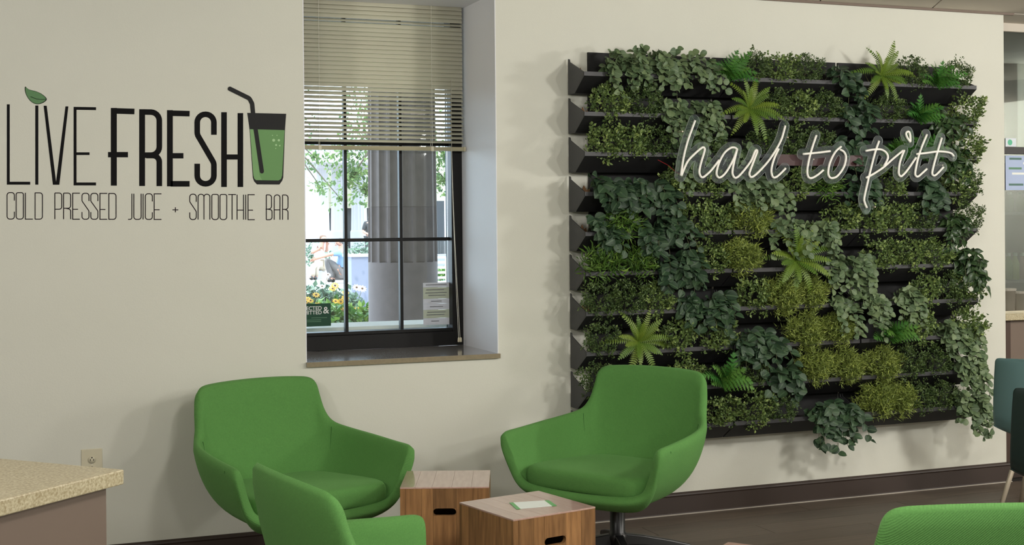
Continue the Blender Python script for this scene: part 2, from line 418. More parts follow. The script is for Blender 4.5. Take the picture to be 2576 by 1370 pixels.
for a, b, m in bands: MB().box((0, -.0012, ht * (1 - b)), (wd, 0, ht * (1 - a) - .0005)).build('band', m, hs_)
for t, x0, x1 in ((.06, .1, .9), (.18, .12, .8), (.25, .08, .9), (.31, .2, .85), (.45, .3, .7), (.58, .25, .75), (.71, .15, .85), (.77, .12, .8), (.92, .3, .6)):
    MB().box((wd * x0, -.0016, ht * (1 - t)), (wd * x1, -.0012, ht * (1 - t) + .0035)).build('print_line', GT, hs_)

# ------------------------------------------------------------------ vinyl lettering on the wall
CS = 3.2615
def TW(x, y, lay=0): p = W(x / CS, 180 + y / CS, 0); return (p[0], -.0006 - .0006 * lay, p[2])
sign0 = TW(1200, 1215)
vs_ = thing('vinyl_wall_sign', 'black lettering LIVE FRESH with leaf, green juice cup and juice bar line', 'wall sign', (sign0[0], 0, sign0[2]))
def flat_poly(name, pts, m, lay=0, par=None):
    P = [Vector(TW(x, y, lay)) - Vector((sign0[0], 0, sign0[2])) for x, y in pts]
    bm = bmesh.new(); vv = [bm.verts.new(p) for p in P]; f = bm.faces.new(vv); f.normal_update()
    if f.normal.y > 0: f.normal_flip()
    r = bmesh.ops.extrude_face_region(bm, geom=[f]); bmesh.ops.translate(bm, vec=(0, .0005, 0), verts=[e for e in r['geom'] if isinstance(e, bmesh.types.BMVert)])
    bmesh.ops.triangulate(bm, faces=bm.faces[:])
    me = bpy.data.meshes.new(name); bm.to_mesh(me); bm.free(); me.materials.append(m)
    o = bpy.data.objects.new(name, me); COL.objects.link(o); o.parent = par or vs_
    return o
def rounded(pts, r):
    out = [np.array(pts[0], float)]; R = r if hasattr(r, '__len__') else [r] * len(pts)
    for i in range(1, len(pts) - 1):
        a, b, c = (np.array(p, float) for p in pts[i - 1:i + 2])
        u = (a - b); v = (c - b); lu, lv = np.linalg.norm(u), np.linalg.norm(v)
        if R[i] <= 0: out.append(b); continue
        cosang = max(-1, min(1, (u @ v) / lu / lv)); ang = math.acos(cosang)
        d = min(R[i] / max(math.tan(ang / 2), 1e-3), lu * .499, lv * .499)
        s_, e_ = b + u / lu * d, b + v / lv * d
        for k in range(7):
            t = k / 6; 
            # rational quadratic gives a circular arc
            wgt = math.sin(ang / 2); q_ = ((1 - t) ** 2 * s_ + 2 * t * (1 - t) * wgt * b + t * t * e_) / ((1 - t) ** 2 + 2 * t * (1 - t) * wgt + t * t)
            out.append(q_)
    out.append(np.array(pts[-1], float))
    return out
def ribbon(pts, wd):
    P = [np.array(p, float) for p in pts]
    Q = [P[0]]
    for p in P[1:]:
        if np.linalg.norm(p - Q[-1]) > .3: Q.append(p)
    P = Q; n = len(P); L_, R_ = [], []
    for i in range(n):
        a = P[max(i - 1, 0)]; b = P[i]; c = P[min(i + 1, n - 1)]
        t1 = (b - a) if i > 0 else (c - b); t2 = (c - b) if i < n - 1 else t1
        t1 = t1 / np.linalg.norm(t1); t2 = t2 / np.linalg.norm(t2)
        n1 = np.array([-t1[1], t1[0]]); n2 = np.array([-t2[1], t2[0]]); m = n1 + n2; m = m / (np.linalg.norm(m) + 1e-9)
        k = min(1 / max(m @ n1, .35), 2.2); L_.append(b + m * k * wd / 2); R_.append(b - m * k * wd / 2)
    return L_, R_
def flat_ribbons(name, strokes, m, lay=0):
    mb = MB(); base = Vector((sign0[0], 0, sign0[2]))
    for si, (pts, wd) in enumerate(strokes):
        L_, R_ = ribbon(pts, wd); k = len(L_); y = lay + .03 * (si % 3)
        A = [Vector(TW(x, yy, y)) - base for x, yy in L_ + R_]; B = [p + Vector((0, .0004, 0)) for p in A]
        fs = []
        for i in range(k - 1):
            fs += [(i, k + i, k + i + 1, i + 1), (2 * k + i, 2 * k + i + 1, 3 * k + i + 1, 3 * k + i), (i, i + 1, 2 * k + i + 1, 2 * k + i), (k + i, 3 * k + i, 3 * k + i + 1, k + i + 1)]
        fs += [(0, 2 * k, 3 * k, k), (k - 1, 2 * k - 1, 4 * k - 1, 3 * k - 1)]
        mb.add(A + B, fs)
    o = mb.build(name, m, vs_)
    bm = bmesh.new(); bm.from_mesh(o.data); bmesh.ops.recalc_face_normals(bm, faces=bm.faces[:]); bm.to_mesh(o.data); bm.free()
    return o
def L_(*st): flat_ribbons('letter', st, VINYL)
L_(([(68, 268), (68, 915), (248, 915)], 24))
L_(([(302, 278), (302, 927)], 25))
flat_poly('letter', [(358, 280), (383, 280), (460, 903), (537, 285), (561, 285), (487, 928), (434, 928)], VINYL)
L_(([(788, 304), (616, 301), (616, 921), (788, 921)], 24), ([(620, 673), (735, 673)], 22))
L_(([(934, 298), (934, 935)], 49), ([(934, 322), (1103, 327)], 46), ([(886, 681), (1050, 681)], 44))
L_(([(1166, 308), (1166, 938)], 48), (rounded([(1170, 331), (1307, 333), (1307, 685), (1170, 685)], 75), 46), (rounded([(1200, 688), (1307, 688), (1307, 939)], 75), 46))
L_(([(1394, 316), (1394, 941)], 48), ([(1400, 341), (1556, 345)], 46), ([(1400, 690), (1505, 690)], 44), ([(1400, 920), (1556, 920)], 46))
L_((rounded([(1755, 518), (1755, 351), (1618, 349), (1618, 515), (1755, 750), (1755, 920), (1618, 920), (1618, 755)], [0, 67, 67, 70, 70, 67, 67, 0]), 46))
L_(([(1838, 333), (1838, 946)], 46), ([(1972, 340), (1972, 946)], 46), ([(1840, 700), (1970, 700)], 42))
flat_poly('cup_outline', [(2028, 338), (2348, 346), (2338, 480), (2324, 868), (2315, 895), (2292, 926), (2108, 925), (2085, 900), (2074, 870), (2048, 480)], CUPD, 0)
flat_poly('juice', [(2050, 472), (2334, 480), (2315, 850), (2306, 880), (2285, 893), (2100, 890), (2085, 876), (2078, 850)], CUPG, 1)
flat_poly('juice_shade', [(2050, 472), (2082, 473), (2130, 850), (2150, 890), (2100, 890), (2085, 876), (2078, 850)], mat('light_green_vinyl', (116, 162, 98), rough=.5), 1.5)
def capsule(a, b, r):
    a = np.array(a, float); b = np.array(b, float); t = math.atan2(*(b - a)[::-1]); out = []
    for k in range(9): out.append(b + r * np.array([math.cos(t - PI / 2 + PI * k / 8), math.sin(t - PI / 2 + PI * k / 8)]))
    for k in range(9): out.append(a + r * np.array([math.cos(t + PI / 2 + PI * k / 8), math.sin(t + PI / 2 + PI * k / 8)]))
    return out
flat_poly('straw', capsule((2096, 470), (2148, 818), 17), CUPD, 3)
flat_ribbons('straw', [(rounded([(1884, 140), (2046, 220), (2068, 262), (2076, 345)], 40), 36)], CUPD, 2)
flat_poly('straw_tip', capsule((1886, 141), (1890, 143), 18), CUPD, 2.6)
for x, y, r in ((2245, 563, 12), (2287, 563, 10), (2265, 602, 8), (2295, 607, 6), (2235, 523, 4), (2272, 523, 4), (2262, 630, 4)):
    flat_poly('bubble', [(x + r * math.cos(a * PI / 5), y + r * math.sin(a * PI / 5)) for a in range(10)], BUBB, 2)
lf = [(208, 123), (238, 146), (300, 163), (350, 188), (384, 224), (364, 250), (325, 266), (285, 264), (245, 238), (215, 192), (204, 150)]
lfc = cat_rom(lf, 4, True); cx_ = np.mean(lfc, 0)
flat_poly('leaf_outline', lfc, VINYL, 0)
flat_poly('leaf', [cx_ + (p - cx_) * .93 for p in lfc], LEAFV, 1)
flat_ribbons('leaf_rib', [(cat_rom([(250, 205), (300, 224), (345, 229), (376, 227)], 4), 4)], VINYL, 2)
GL = {'C': [[(1, .3), (1, 0), (0, 0), (0, 1), (1, 1), (1, .72)]], 'O': [[(.5, 0), (0, 0), (0, 1), (1, 1), (1, 0), (.45, 0)]], 'L': [[(0, 0), (0, 1), (1, 1)]],
      'D': [[(0, 0), (1, 0), (1, 1), (0, 1)], [(0, -.01), (0, 1.01)]], 'P': [[(0, 1), (0, 0)], [(0, 0), (1, 0), (1, .62), (0, .62)]],
      'R': [[(0, 1), (0, 0)], [(0, 0), (1, 0), (1, .58), (0, .58)], [(.3, .58), (1, .62), (1, 1)]], 'E': [[(1, 0), (0, 0), (0, 1), (1, 1)], [(0, .62), (.75, .62)]],
      'S': [[(1, .3), (1, 0), (0, 0), (0, .3), (1, .68), (1, 1), (0, 1), (0, .72)]], 'J': [[(1, 0), (1, 1), (0, 1)]], 'U': [[(0, 0), (0, 1), (1, 1), (1, 0)]],
      'I': [[(.5, 0), (.5, 1)]], 'M': [[(0, 1), (0, 0), (.5, 0), (.5, 1)], [(.5, .3), (.5, 0), (1, 0), (1, 1)]], 'T': [[(0, 0), (1, 0)], [(.5, 0), (.5, 1)]],
      'H': [[(0, 0), (0, 1)], [(1, 0), (1, 1)], [(0, .62), (1, .62)]], 'B': [[(0, 0), (0, 1)], [(0, 0), (.9, 0), (.9, .56), (-.12, .58)], [(.3, .58), (1, .6), (1, 1), (0, 1)]],
      'A': [[(0, 1), (0, 0), (1, 0), (1, 1)], [(0, .6), (1, .6)]], '+': [[(0, .62), (1, .62)], [(.5, .52), (.5, .72)]]}
SUB = [('C', 58, 118), ('O', 133, 192), ('L', 208, 270), ('D', 288, 348), ('P', 450, 507), ('R', 522, 580), ('E', 597, 655), ('S', 673, 730), ('S', 745, 803), ('E', 820, 880), ('D', 893, 952),
       ('J', 1050, 1082), ('U', 1098, 1158), ('I', 1168, 1180), ('C', 1192, 1250), ('E', 1265, 1325), ('+', 1415, 1463), ('S', 1557, 1610), ('M', 1625, 1722), ('O', 1738, 1792), ('O', 1805, 1860),
       ('T', 1872, 1936), ('H', 1945, 1998), ('I', 2010, 2022), ('E', 2035, 2090), ('B', 2185, 2232), ('A', 2250, 2297), ('R', 2318, 2363)]
for ch, x0, x1 in SUB:
    y0 = 992 + (x0 - 58) * 20 / 2300; y1 = 1209 + (x0 - 58) * 6 / 2300
    rr = 22 if ch != 'E' and ch != 'L' else 0
    flat_ribbons('letter', [(rounded([(x0 + (x1 - x0) * a, y0 + (y1 - y0) * b) for a, b in st_], rr), 7.5) for st_ in GL[ch]], VINYLP)

# ------------------------------------------------------------------ wall outlet
ol = thing('wall_outlet', 'ivory duplex wall outlet just above the stone counter', 'outlet', (.3825, 0, .466))
MB().box((-.0435, -.005, -.066), (.0435, 0, .066)).build('cover_plate', PLATE, ol, bevel=.003)
for s in (1, -1):
    fc = MB().lathe([(.0165, 0), (.0165, .003), (.0, .003)], 20).build('socket_face', PLATE, ol, True)
    fc.matrix_basis = Matrix.Translation((0, -.005, .02 * s)) @ Matrix.Rotation(PI / 2, 4, 'X')
    for dx in (-.0065, .0065): MB().box((dx - .0012, -.0085, .02 * s - .005), (dx + .0012, -.0079, .02 * s + .004)).build('slot', SLOT, ol)
    MB().lathe([(.003, 0), (.003, .0007), (0, .0007)], 10).build('ground_hole', SLOT, ol).matrix_basis = Matrix.Translation((0, -.008, .02 * s + .009)) @ Matrix.Rotation(PI / 2, 4, 'X')
MB().lathe([(.003, 0), (.002, .001), (0, .001)], 10).build('screw', CORD, ol).matrix_basis = Matrix.Translation((0, -.005, 0)) @ Matrix.Rotation(PI / 2, 4, 'X')

# ------------------------------------------------------------------ stone counter at the left
CZ = .9
A_, B_, C_ = (Vector(FL(x, y, CZ)) for x, y in ((0, 1152), (312, 1180), (0, 1255)))
u = (A_ - B_).normalized(); v = Vector((u.y, -u.x, 0)) * (-1 if Vector((u.y, -u.x, 0)).dot(C_ - B_) < 0 else 1)
ct = thing('counter', 'brown laminate counter with beige speckled stone top in the left corner', 'counter', (B_.x, B_.y, 0))
zero = Vector((0, 0, 0))
def rect(o0, a, b, c, d): return [o0 + u * a + v * c, o0 + u * b + v * c, o0 + u * b + v * d, o0 + u * a + v * d]
top = MB().prism([p + Vector((0, 0, CZ - .036)) for p in rect(zero, 0, .72, 0, 1.6)], (0, 0, .036)).build('stone_top', STONE, ct, bevel=.003)
MB().prism([p + Vector((0, 0, .09)) for p in rect(zero, .028, .69, .032, 1.57)], (0, 0, CZ - .036 - .09)).build('cabinet_body', LAMI, ct)
MB().prism([p for p in rect(zero, .07, .65, .08, 1.5)], (0, 0, .09)).build('toe_kick', BASEM, ct)

# ================================================================== GREEN ARMCHAIRS
def make_armchair():
    half = [(0, -.338, .322), (.17, -.333, .326), (.28, -.318, .336), (.338, -.302, .368), (.372, -.308, .44), (.398, -.318, .525), (.408, -.295, .556), (.404, -.20, .563), (.392, -.02, .576), (.366, .12, .590),
            (.330, .205, .612), (.308, .242, .66), (.298, .267, .725), (.290, .284, .778), (.262, .300, .808), (.19, .316, .817), (.09, .326, .821), (0, .329, .822)]
    ring = half + [(-x, y, z) for x, y, z in reversed(half[1:-1])]
    rim = cat_rom(ring, 3, True); nu = len(rim)
    C = np.array([0, -.02, .268]); NV = 10
    def surf(P, t):
        zr = P[2] - .27
        P1 = np.array([P[0] * .95, P[1] * .90 + (.0 if P[1] > 0 else -.01), .27 + .52 * zr]); P2 = np.array([P[0] * .80, P[1] * .74, .240])
        return (1 - t) ** 3 * P + 3 * t * (1 - t) ** 2 * P1 + 3 * t * t * (1 - t) * P2 + t ** 3 * C
    vs = []; fs = []
    for P in rim:
        for j in range(NV): vs.append(surf(P, (j / NV) ** .85))
    vs.append(C); c = len(vs) - 1
    for i in range(nu):
        k = (i + 1) % nu
        for j in range(NV - 1): fs.append((i * NV + j, i * NV + j + 1, k * NV + j + 1, k * NV + j))
        fs.append((i * NV + NV - 1, c, k * NV + NV - 1))
    root = thing('armchair', 'green armchair', 'armchair', group='green wool armchairs')
    sh = MB().add(vs, fs).build('shell', GREENF, root)
    so = sh.modifiers.new('so', 'SOLIDIFY'); so.thickness = .042; so.offset = 0; so.use_even_offset = False
    sb = sh.modifiers.new('sb', 'SUBSURF'); sb.levels = 1; sb.render_levels = 1
    bake(sh)
    # seat cushion
    vs = []; fs = []; NU = 48; prof = [(.93, -.058), (.985, -.046), (1.0, -.008), (.992, .016), (.965, .032), (.91, .040), (.75, .043), (.45, .042), (.2, .041)]
    for i in range(NU):
        a = 2 * PI * i / NU; ca, sa = math.cos(a), math.sin(a); e = .34
        x = .322 * math.copysign(abs(ca) ** e, ca); y = .268 * math.copysign(abs(sa) ** e, sa) - .052
        x *= 1 - .75 * max(0, y + .14)
        for r, z in prof: vs.append((x * r, (y + .052) * r - .052, .372 + z + .02 * (-(y * r)) * .8))
    k = len(prof); vs.append((0, -.052, .413)); c = len(vs) - 1
    for i in range(NU):
        q = (i + 1) % NU
        for j in range(k - 1): fs.append((i * k + j, q * k + j, q * k + j + 1, i * k + j + 1))
        fs.append((i * k + k - 1, q * k + k - 1, c))
    fs.append(tuple(i * k for i in range(NU - 1, -1, -1)))
    cu = MB().add(vs, fs).build('seat_cushion', GREENF, root); sb = cu.modifiers.new('sb', 'SUBSURF'); sb.levels = 1; sb.render_levels = 1
    bake(cu)
    # seams between back and arms
    for s in (-1, 1):
        P = np.array([s * .330, .205, .612]); line = []
        for j in range(14):
            p = surf(P, .05 + j / 13 * .36); nrm = np.array([-p[0], -p[1] * 1.2, 0]); nrm /= np.linalg.norm(nrm); line.append(p + nrm * .0222)
        MB().tube(line, .0015, 5).build('seam', SEAMM, root)
        P = np.array([s * .404, -.24, .56]); line = []
        for j in range(10):
            p = surf(P, .06 + j / 9 * .30); nrm = np.array([p[0], 0, .05]); nrm /= np.linalg.norm(nrm); line.append(p + nrm * .021)
        MB().tube(line, .0015, 5).build('seam', SEAMM, root)
    # pedestal
    MB().lathe([(.0, .262), (.10, .262), (.10, .246), (.03, .240), (.024, .225), (.030, .222), (.034, .205), (.034, .105), (.040, .10), (.045, .085), (.045, .05), (.03, .04), (0, .04)], 24).build('column', BLACKM, root, True)
    for k_ in range(4):
        a = PI / 4 + k_ * PI / 2; d = Vector((math.cos(a), math.sin(a), 0)); q = Vector((-d.y, d.x, 0)); vs = []
        for t, wd, z0, z1 in ((.03, .026, .048, .098), (.12, .024, .042, .085), (.24, .02, .030, .060), (.335, .016, .016, .036)):
            for sgn, z in ((-1, z0), (1, z0), (.75, z1), (-.75, z1)): vs.append(d * t + q * (wd * sgn) + Vector((0, 0, z)))
        fs = [(i * 4 + j, i * 4 + (j + 1) % 4, i * 4 + 4 + (j + 1) % 4, i * 4 + 4 + j) for i in range(3) for j in range(4)] + [(3, 2, 1, 0), (12, 13, 14, 15)]
        lg = MB().add(vs, fs).build('leg', BLACKM, root, bevel=.005)
        MB().lathe([(0, 0), (.016, 0), (.018, .006), (.012, .018), (0, .018)], 12, tuple(d * .32)).build('glide', BLACKM, root, True)
    return root
def copy_tree(o, parent=None):
    c = o.copy(); COL.objects.link(c); c.parent = parent
    for ch in list(o.children): copy_tree(ch, c)
    return c
ch0 = make_armchair()
POSES = [((1.155, -.446), 17.06, 'green armchair facing the camera with its back under the window'),
         ((2.588, -.628), -58.8, 'green armchair on a black star base in front of the plant wall'),
         ((1.04, -2.36), 100.0, 'green armchair in the near left, seen from behind its back and side'),
         ((2.335, -3.19), 161.0, 'green armchair in the bottom right corner, only its back in the picture')]
for i, ((x, y), a, lb) in enumerate(POSES):
    o = ch0 if i == 0 else copy_tree(ch0)
    o.location = (x, y, 0); o.rotation_euler = (0, 0, math.radians(a)); o['label'] = lb

# ================================================================== WOODEN CRATE STOOLS
def make_box(size, hgt, label, loc, rz, name='wooden_stool'):
    g = thing(name, label, 'stool', loc, rz, 'wooden box stools'); s = size / 2; th = .016
    rr = random.Random(label)
    cuts = [0, .06, .24, .37, .63, .82, 1.0]
    for side in range(4):
        M = Matrix.Rotation(side * PI / 2, 4, 'Z')
        cu = cuts if side % 2 == 0 else [0, .14, .37, .63, .80, 1.0]
        lim = s if side % 2 == 0 else s - th
        for a, b in zip(cu[:-1], cu[1:]):
            x0, x1 = -lim + 2 * lim * a, -lim + 2 * lim * b; y0 = -s + rr.uniform(0, .0008)
            zt = hgt - .006
            if abs(a - .37) < 1e-6 and side % 2 == 0:
                r = .014; zc = hgt - .098; hw = (x1 - x0) / 2; cx = (x0 + x1) / 2
                # plank with a rounded hand slot, as four pieces round the hole
                for (pa, pb) in (((x0 + .0004, y0, .0), (x1 - .0004, y0 + th, zc - r)), ((x0 + .0004, y0, zc + r), (x1 - .0004, y0 + th, zt))): MB().box(pa, pb, M=M).build('plank', WOOD, g)
                for sx in (-1, 1):
                    ex = cx + sx * (hw - .0004); poly = [(ex, y0, zc - r)] + [(ex - sx * r + sx * r * math.sin(t), y0, zc - r * math.cos(t)) for t in [PI * q / 8 for q in range(9)]] + [(ex, y0, zc + r)]
                    poly = [tuple(M @ Vector(p)) for p in poly]
                    MB().prism(poly[::sx], tuple(M.to_3x3() @ Vector((0, th, 0)))).build('slot_end', WOOD, g)
            else:
                MB().box((x0 + .0004, y0, 0), (x1 - .0004, y0 + th, zt), M=M).build('plank', WOOD, g)
    for a, b in ((0, .17), (.17, .36), (.36, .58), (.58, .8), (.8, 1)):
        MB().box((-s + 2 * s * a + .0002, -s, hgt - .006), (-s + 2 * s * b - .0002, s, hgt - rr.uniform(0, .0005))).build('top_plank', WOODT, g, bevel=.0006)
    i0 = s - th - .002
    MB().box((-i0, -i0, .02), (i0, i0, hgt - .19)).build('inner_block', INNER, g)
    return g
def box_at(corners, z):
    P = [Vector(FL(x, y, z)) for x, y in corners]; c = sum(P, Vector()) / 4
    e = P[1] - P[0]; sz = sum((P[(i + 1) % 4] - P[i]).length for i in range(4)) / 4
    return (c.x, c.y, 0), math.atan2(e.y, e.x), sz
loc, rz, sz = box_at([(1006, 1226), (1224, 1224), (1233, 1181), (1030, 1183)], .46)
make_box(sz, .46, 'square wooden box stool with hand slot between the two rear armchairs', loc, rz)
loc2, rz2, sz2 = box_at([(1288, 1308), (1487.6, 1276.4), (1358, 1232), (1166, 1260)], .46)
make_box(sz2, .46, 'nearer wooden box stool with a white and green card on top', loc2, rz2)
c3 = Vector(FL(1832, 1362, .40)); rz3 = math.radians(38)
c3c = c3 - Matrix.Rotation(rz3, 3, 'Z') @ Vector((.18, .18, 0))
make_box(.36, .40, 'wooden box stool cut off by the bottom edge of the picture', (c3c.x, c3c.y, 0), rz3)
P = [Vector(FL(x, y, .4612)) for x, y in ((1281, 1263.5), (1381, 1257), (1401, 1271), (1299, 1280))]
cc = sum(P, Vector()) / 4
cd = thing('table_card', 'white card with green ends lying on the nearer wooden stool', 'card', (cc.x, cc.y, .4605))
def lerp4(a, b, dz=0.0):
    z = Vector((0, 0, dz)); f = lambda t, A, B: A + (B - A) * t - cc
    return [Vector((p.x, p.y, dz)) for p in (f(a, P[0], P[1]), f(b, P[0], P[1]), f(b, P[3], P[2]), f(a, P[3], P[2]))][::-1]
MB().prism(lerp4(.10, .88, .0), (0, 0, .0008)).build('white_sheet', CARD, cd)
MB().prism(lerp4(0, .10, .0), (0, 0, .0008)).build('green_band', CARDG, cd); MB().prism(lerp4(.88, 1, .0), (0, 0, .0008)).build('green_band', CARDG, cd)

# ================================================================== PLASTIC CHAIRS AT THE RIGHT
def make_shell_chair(name, label, m, loc, rz):
    g = thing(name, label, 'chair', loc, rz)
    prof = [(-.215, .425), (-.20, .437), (-.12, .432), (0, .418), (.10, .415), (.165, .432), (.20, .48), (.222, .56), (.24, .66), (.254, .76), (.258, .80), (.262, .815)]
    vs = []; fs = []; n = 17; pp = cat_rom(prof, 3)
    for j, (y, z) in enumerate(pp):
        t = j / (len(pp) - 1); wdt = .205 + .03 * math.sin(PI * min(1, t * 1.2)) - (.05 * max(0, (t - .86) / .14) ** 2) - .04 * max(0, (.12 - t) / .12) ** 2
        for i in range(n):
            s = i / (n - 1) * 2 - 1; x = s * wdt; lift = abs(s) ** 2.6
            if z < .45 and y < .15: vs.append((x, y, z + .045 * lift))
            else: vs.append((x, y - .055 * lift, z + (.02 * lift if z < .5 else 0) - (.02 * lift if t > .95 else 0)))
    for j in range(len(pp) - 1):
        for i in range(n - 1): fs.append((j * n + i, j * n + i + 1, (j + 1) * n + i + 1, (j + 1) * n + i))
    s_ = MB().add(vs, fs).build('shell', m, g, True)
    so = s_.modifiers.new('so', 'SOLIDIFY'); so.thickness = .011; so.offset = 0
    sb = s_.modifiers.new('sb', 'SUBSURF'); sb.levels = 1; sb.render_levels = 1
    bake(s_)
    for sx in (-1, 1):
        for sy in (-1, 1):
            MB().tube([(sx * .11, .0 + sy * .09, .40), (sx * .20, .01 + sy * .20, .0)], [.0135, .010], 10).build('leg', LEGM, g, True)
        MB().tube([(sx * .11, -.10, .398), (sx * .11, .10, .398)], .011, 8).build('seat_rail', LEGM, g, True)
    return g
p5 = W(2502, 905, -.8); a5 = math.radians(122)
def place_chair(px, z, Y, ang, name, label, m):
    p = W(px[0], px[1], Y); f = Matrix.Rotation(ang, 3, 'Z') @ Vector((.20 * px[2], .235, 0))
    return make_shell_chair(name, label, m, (p[0] - f.x, p[1] - f.y, 0), ang)
place_chair((2500, 1000, 1), .8, -.80, math.radians(122), 'shell_chair', 'teal plastic shell chair with beige metal legs at the right edge', TEAL)
place_chair((2546, 1050, 1), .8, -1.75, math.radians(125), 'shell_chair', 'dark green shell chair overlapping the teal chair at the right edge', TEALD)

# ================================================================== PLANT WALL
TOPZ, RSP = 2.295, .1917
MODS = [(2.635, 3.436), (3.446, 4.198), (4.208, 4.966)]
def row_top(i): return TOPZ - RSP * i
MNAME = ['left', 'middle', 'right']
for mi, (x0, x1) in enumerate(MODS):
    pw = thing('trough_planter', 'black %s column of ten stacked plant troughs on the wall' % MNAME[mi], 'planter', (x0, 0, .40), 0, 'columns of wall troughs')
    hx = x1 - x0
    MB().box((.11 if mi == 0 else .004, -.014, .02), (hx - .004, -.001, TOPZ - .40 + .035)).build('back_panel', PANEL_SHADE, pw)
    # one trough: profile A top back, B front lip, C bottom back
    t = MB(); th = .005
    B = (-.197, -.094)
    front = [(-.205, -.088), (-.197, -.082), (-.190, -.104), (-.095, -.176), (-.018, -.176), (-.018, -.171), (-.093, -.171), (-.184, -.104)]
    # front wall, lip and floor as one folded sheet
    sheet = [(-.207, -.084), (-.207, -.104), (-.095, -.178), (-.016, -.178), (-.016, -.172), (-.093, -.172), (-.196, -.104), (-.196, -.084)]
    def pris(poly, xa, xb): t.prism([(xa, y, z) for y, z in poly], (xb - xa, 0, 0))
    pris(sheet, 0, hx)
    nlip = len(t.f)
    t.m[:] = [0] * nlip; t.m[2 + 1] = 1; t.m[2 + 2] = 1  # slanted underside black: its shade is put into the colour
    end = [(-.016, -.003), (-.032, -.006), (-.036, -.02), (-.204, -.086), (-.204, -.102), (-.095, -.174), (-.016, -.174)]
    pris(end, 0, .004); pris(end, hx - .004, hx)
    bm_ = t.mesh('trough', [TROUGH, PANEL_SHADE])
    so = MB().box((.006, -.18, -.12), (hx - .006, -.018, -.105)).mesh('soil', SOIL)
    for i in range(10):
        z = row_top(i) - .40
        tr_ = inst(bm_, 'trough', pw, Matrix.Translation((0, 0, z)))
        inst(so, 'soil', tr_)

# ---- leaf shapes
def leaf_mesh(name, m, wd, n=6, fold=.12, cup=.1, point=0.0, curl=0.0):
    vs = [(0, 0, 0)]; fs = []; rows = []
    for k in range(1, n):
        t = k / n; hw = wd * (math.sin(PI * t ** (.85)) ** (.6 if point < .5 else 1.0)) * .5
        z = -cup * (t - .5) ** 2 + cup * .25 - curl * t * t
        rows.append(len(vs)); vs += [(-hw, t, z + fold * hw * 1.4), (0, t, z), (hw, t, z + fold * hw * 1.4)]
    vs.append((0, 1 + .02 * point, -curl)); tip = len(vs) - 1
    a = rows[0]; fs += [(0, a + 1, a), (0, a + 2, a + 1)]
    for r0, r1 in zip(rows[:-1], rows[1:]): fs += [(r0, r0 + 1, r1 + 1, r1), (r0 + 1, r0 + 2, r1 + 2, r1 + 1)]
    a = rows[-1]; fs += [(a, a + 1, tip), (a + 1, a + 2, tip)]
    return MB().add(vs, fs).mesh(name, m, True)
def vein_mat(name, rgb, vein, wv, var, hue=.02, rough=.5):
    m = mat(name, rgb, rough=rough, var=var, hue=hue, spec=.4)
    nt = m.node_tree; N = nt.nodes; L = nt.links
    b = N['Principled BSDF']; src = b.inputs['Base Color'].links[0].from_socket
    tc = N.new('ShaderNodeTexCoord'); sx = N.new('ShaderNodeSeparateXYZ'); L.new(tc.outputs['Object'], sx.inputs[0])
    ab = N.new('ShaderNodeMath'); ab.operation = 'ABSOLUTE'; L.new(sx.outputs['X'], ab.inputs[0])
    mr = N.new('ShaderNodeMapRange'); mr.inputs['From Min'].default_value = 0; mr.inputs['From Max'].default_value = wv; mr.inputs['To Min'].default_value = .75; mr.inputs['To Max'].default_value = 0
    L.new(ab.outputs[0], mr.inputs['Value'])
    mx = N.new('ShaderNodeMix'); mx.data_type = 'RGBA'; L.new(mr.outputs[0], mx.inputs['Factor']); L.new(src, mx.inputs['A']); mx.inputs['B'].default_value = lin(vein) + (1,)
    L.new(mx.outputs['Result'], b.inputs['Base Color'])
    return m
EUC = vein_mat('silver_dollar_leaf', (94, 114, 78), (122, 140, 102), .06, .30)
PEP = vein_mat('dark_round_leaf', (46, 70, 46), (88, 112, 80), .07, .30)
VINE = vein_mat('glossy_vine_leaf', (48, 70, 40), (80, 104, 62), .06, .32, rough=.35)
STEMM = mat('plant_stem', (92, 96, 62), rough=.7)
BOX = mat('boxwood_leaf', (112, 134, 72), rough=.5, attr='tint', var=.55, hue=.025)
DARKB = mat('fine_dark_leaf', (80, 102, 52), rough=.5, attr='tint', var=.5, hue=.02)
MOSS = mat('moss_sprig', (132, 148, 68), rough=.6, attr='tint', var=.42, hue=.015)
FERN = mat('sword_fern', (92, 118, 34), rough=.5, var=.2, hue=.02)
LFERN = mat('bright_fern', (72, 122, 46), rough=.5, var=.2, hue=.02)
GRASS = mat('blade_leaf', (92, 126, 52), rough=.45, attr='tint', var=.45, hue=.02)
euc_l = [leaf_mesh('leaf', EUC, .92, 6, .18, .25), leaf_mesh('leaf', EUC, .80, 6, .3, .1, 0, .12), leaf_mesh('leaf', EUC, 1.0, 6, .1, .35)]
pep_l = [leaf_mesh('leaf', PEP, .84, 6, .3, .2), leaf_mesh('leaf', PEP, .74, 6, .15, .3, 0, .15), leaf_mesh('leaf', PEP, .9, 6, .22, .1, 0, .1)]
vin_l = [leaf_mesh('leaf', VINE, .62, 6, .35, .2, 1, .2), leaf_mesh('leaf', VINE, .55, 6, .2, .2, 1, .3)]

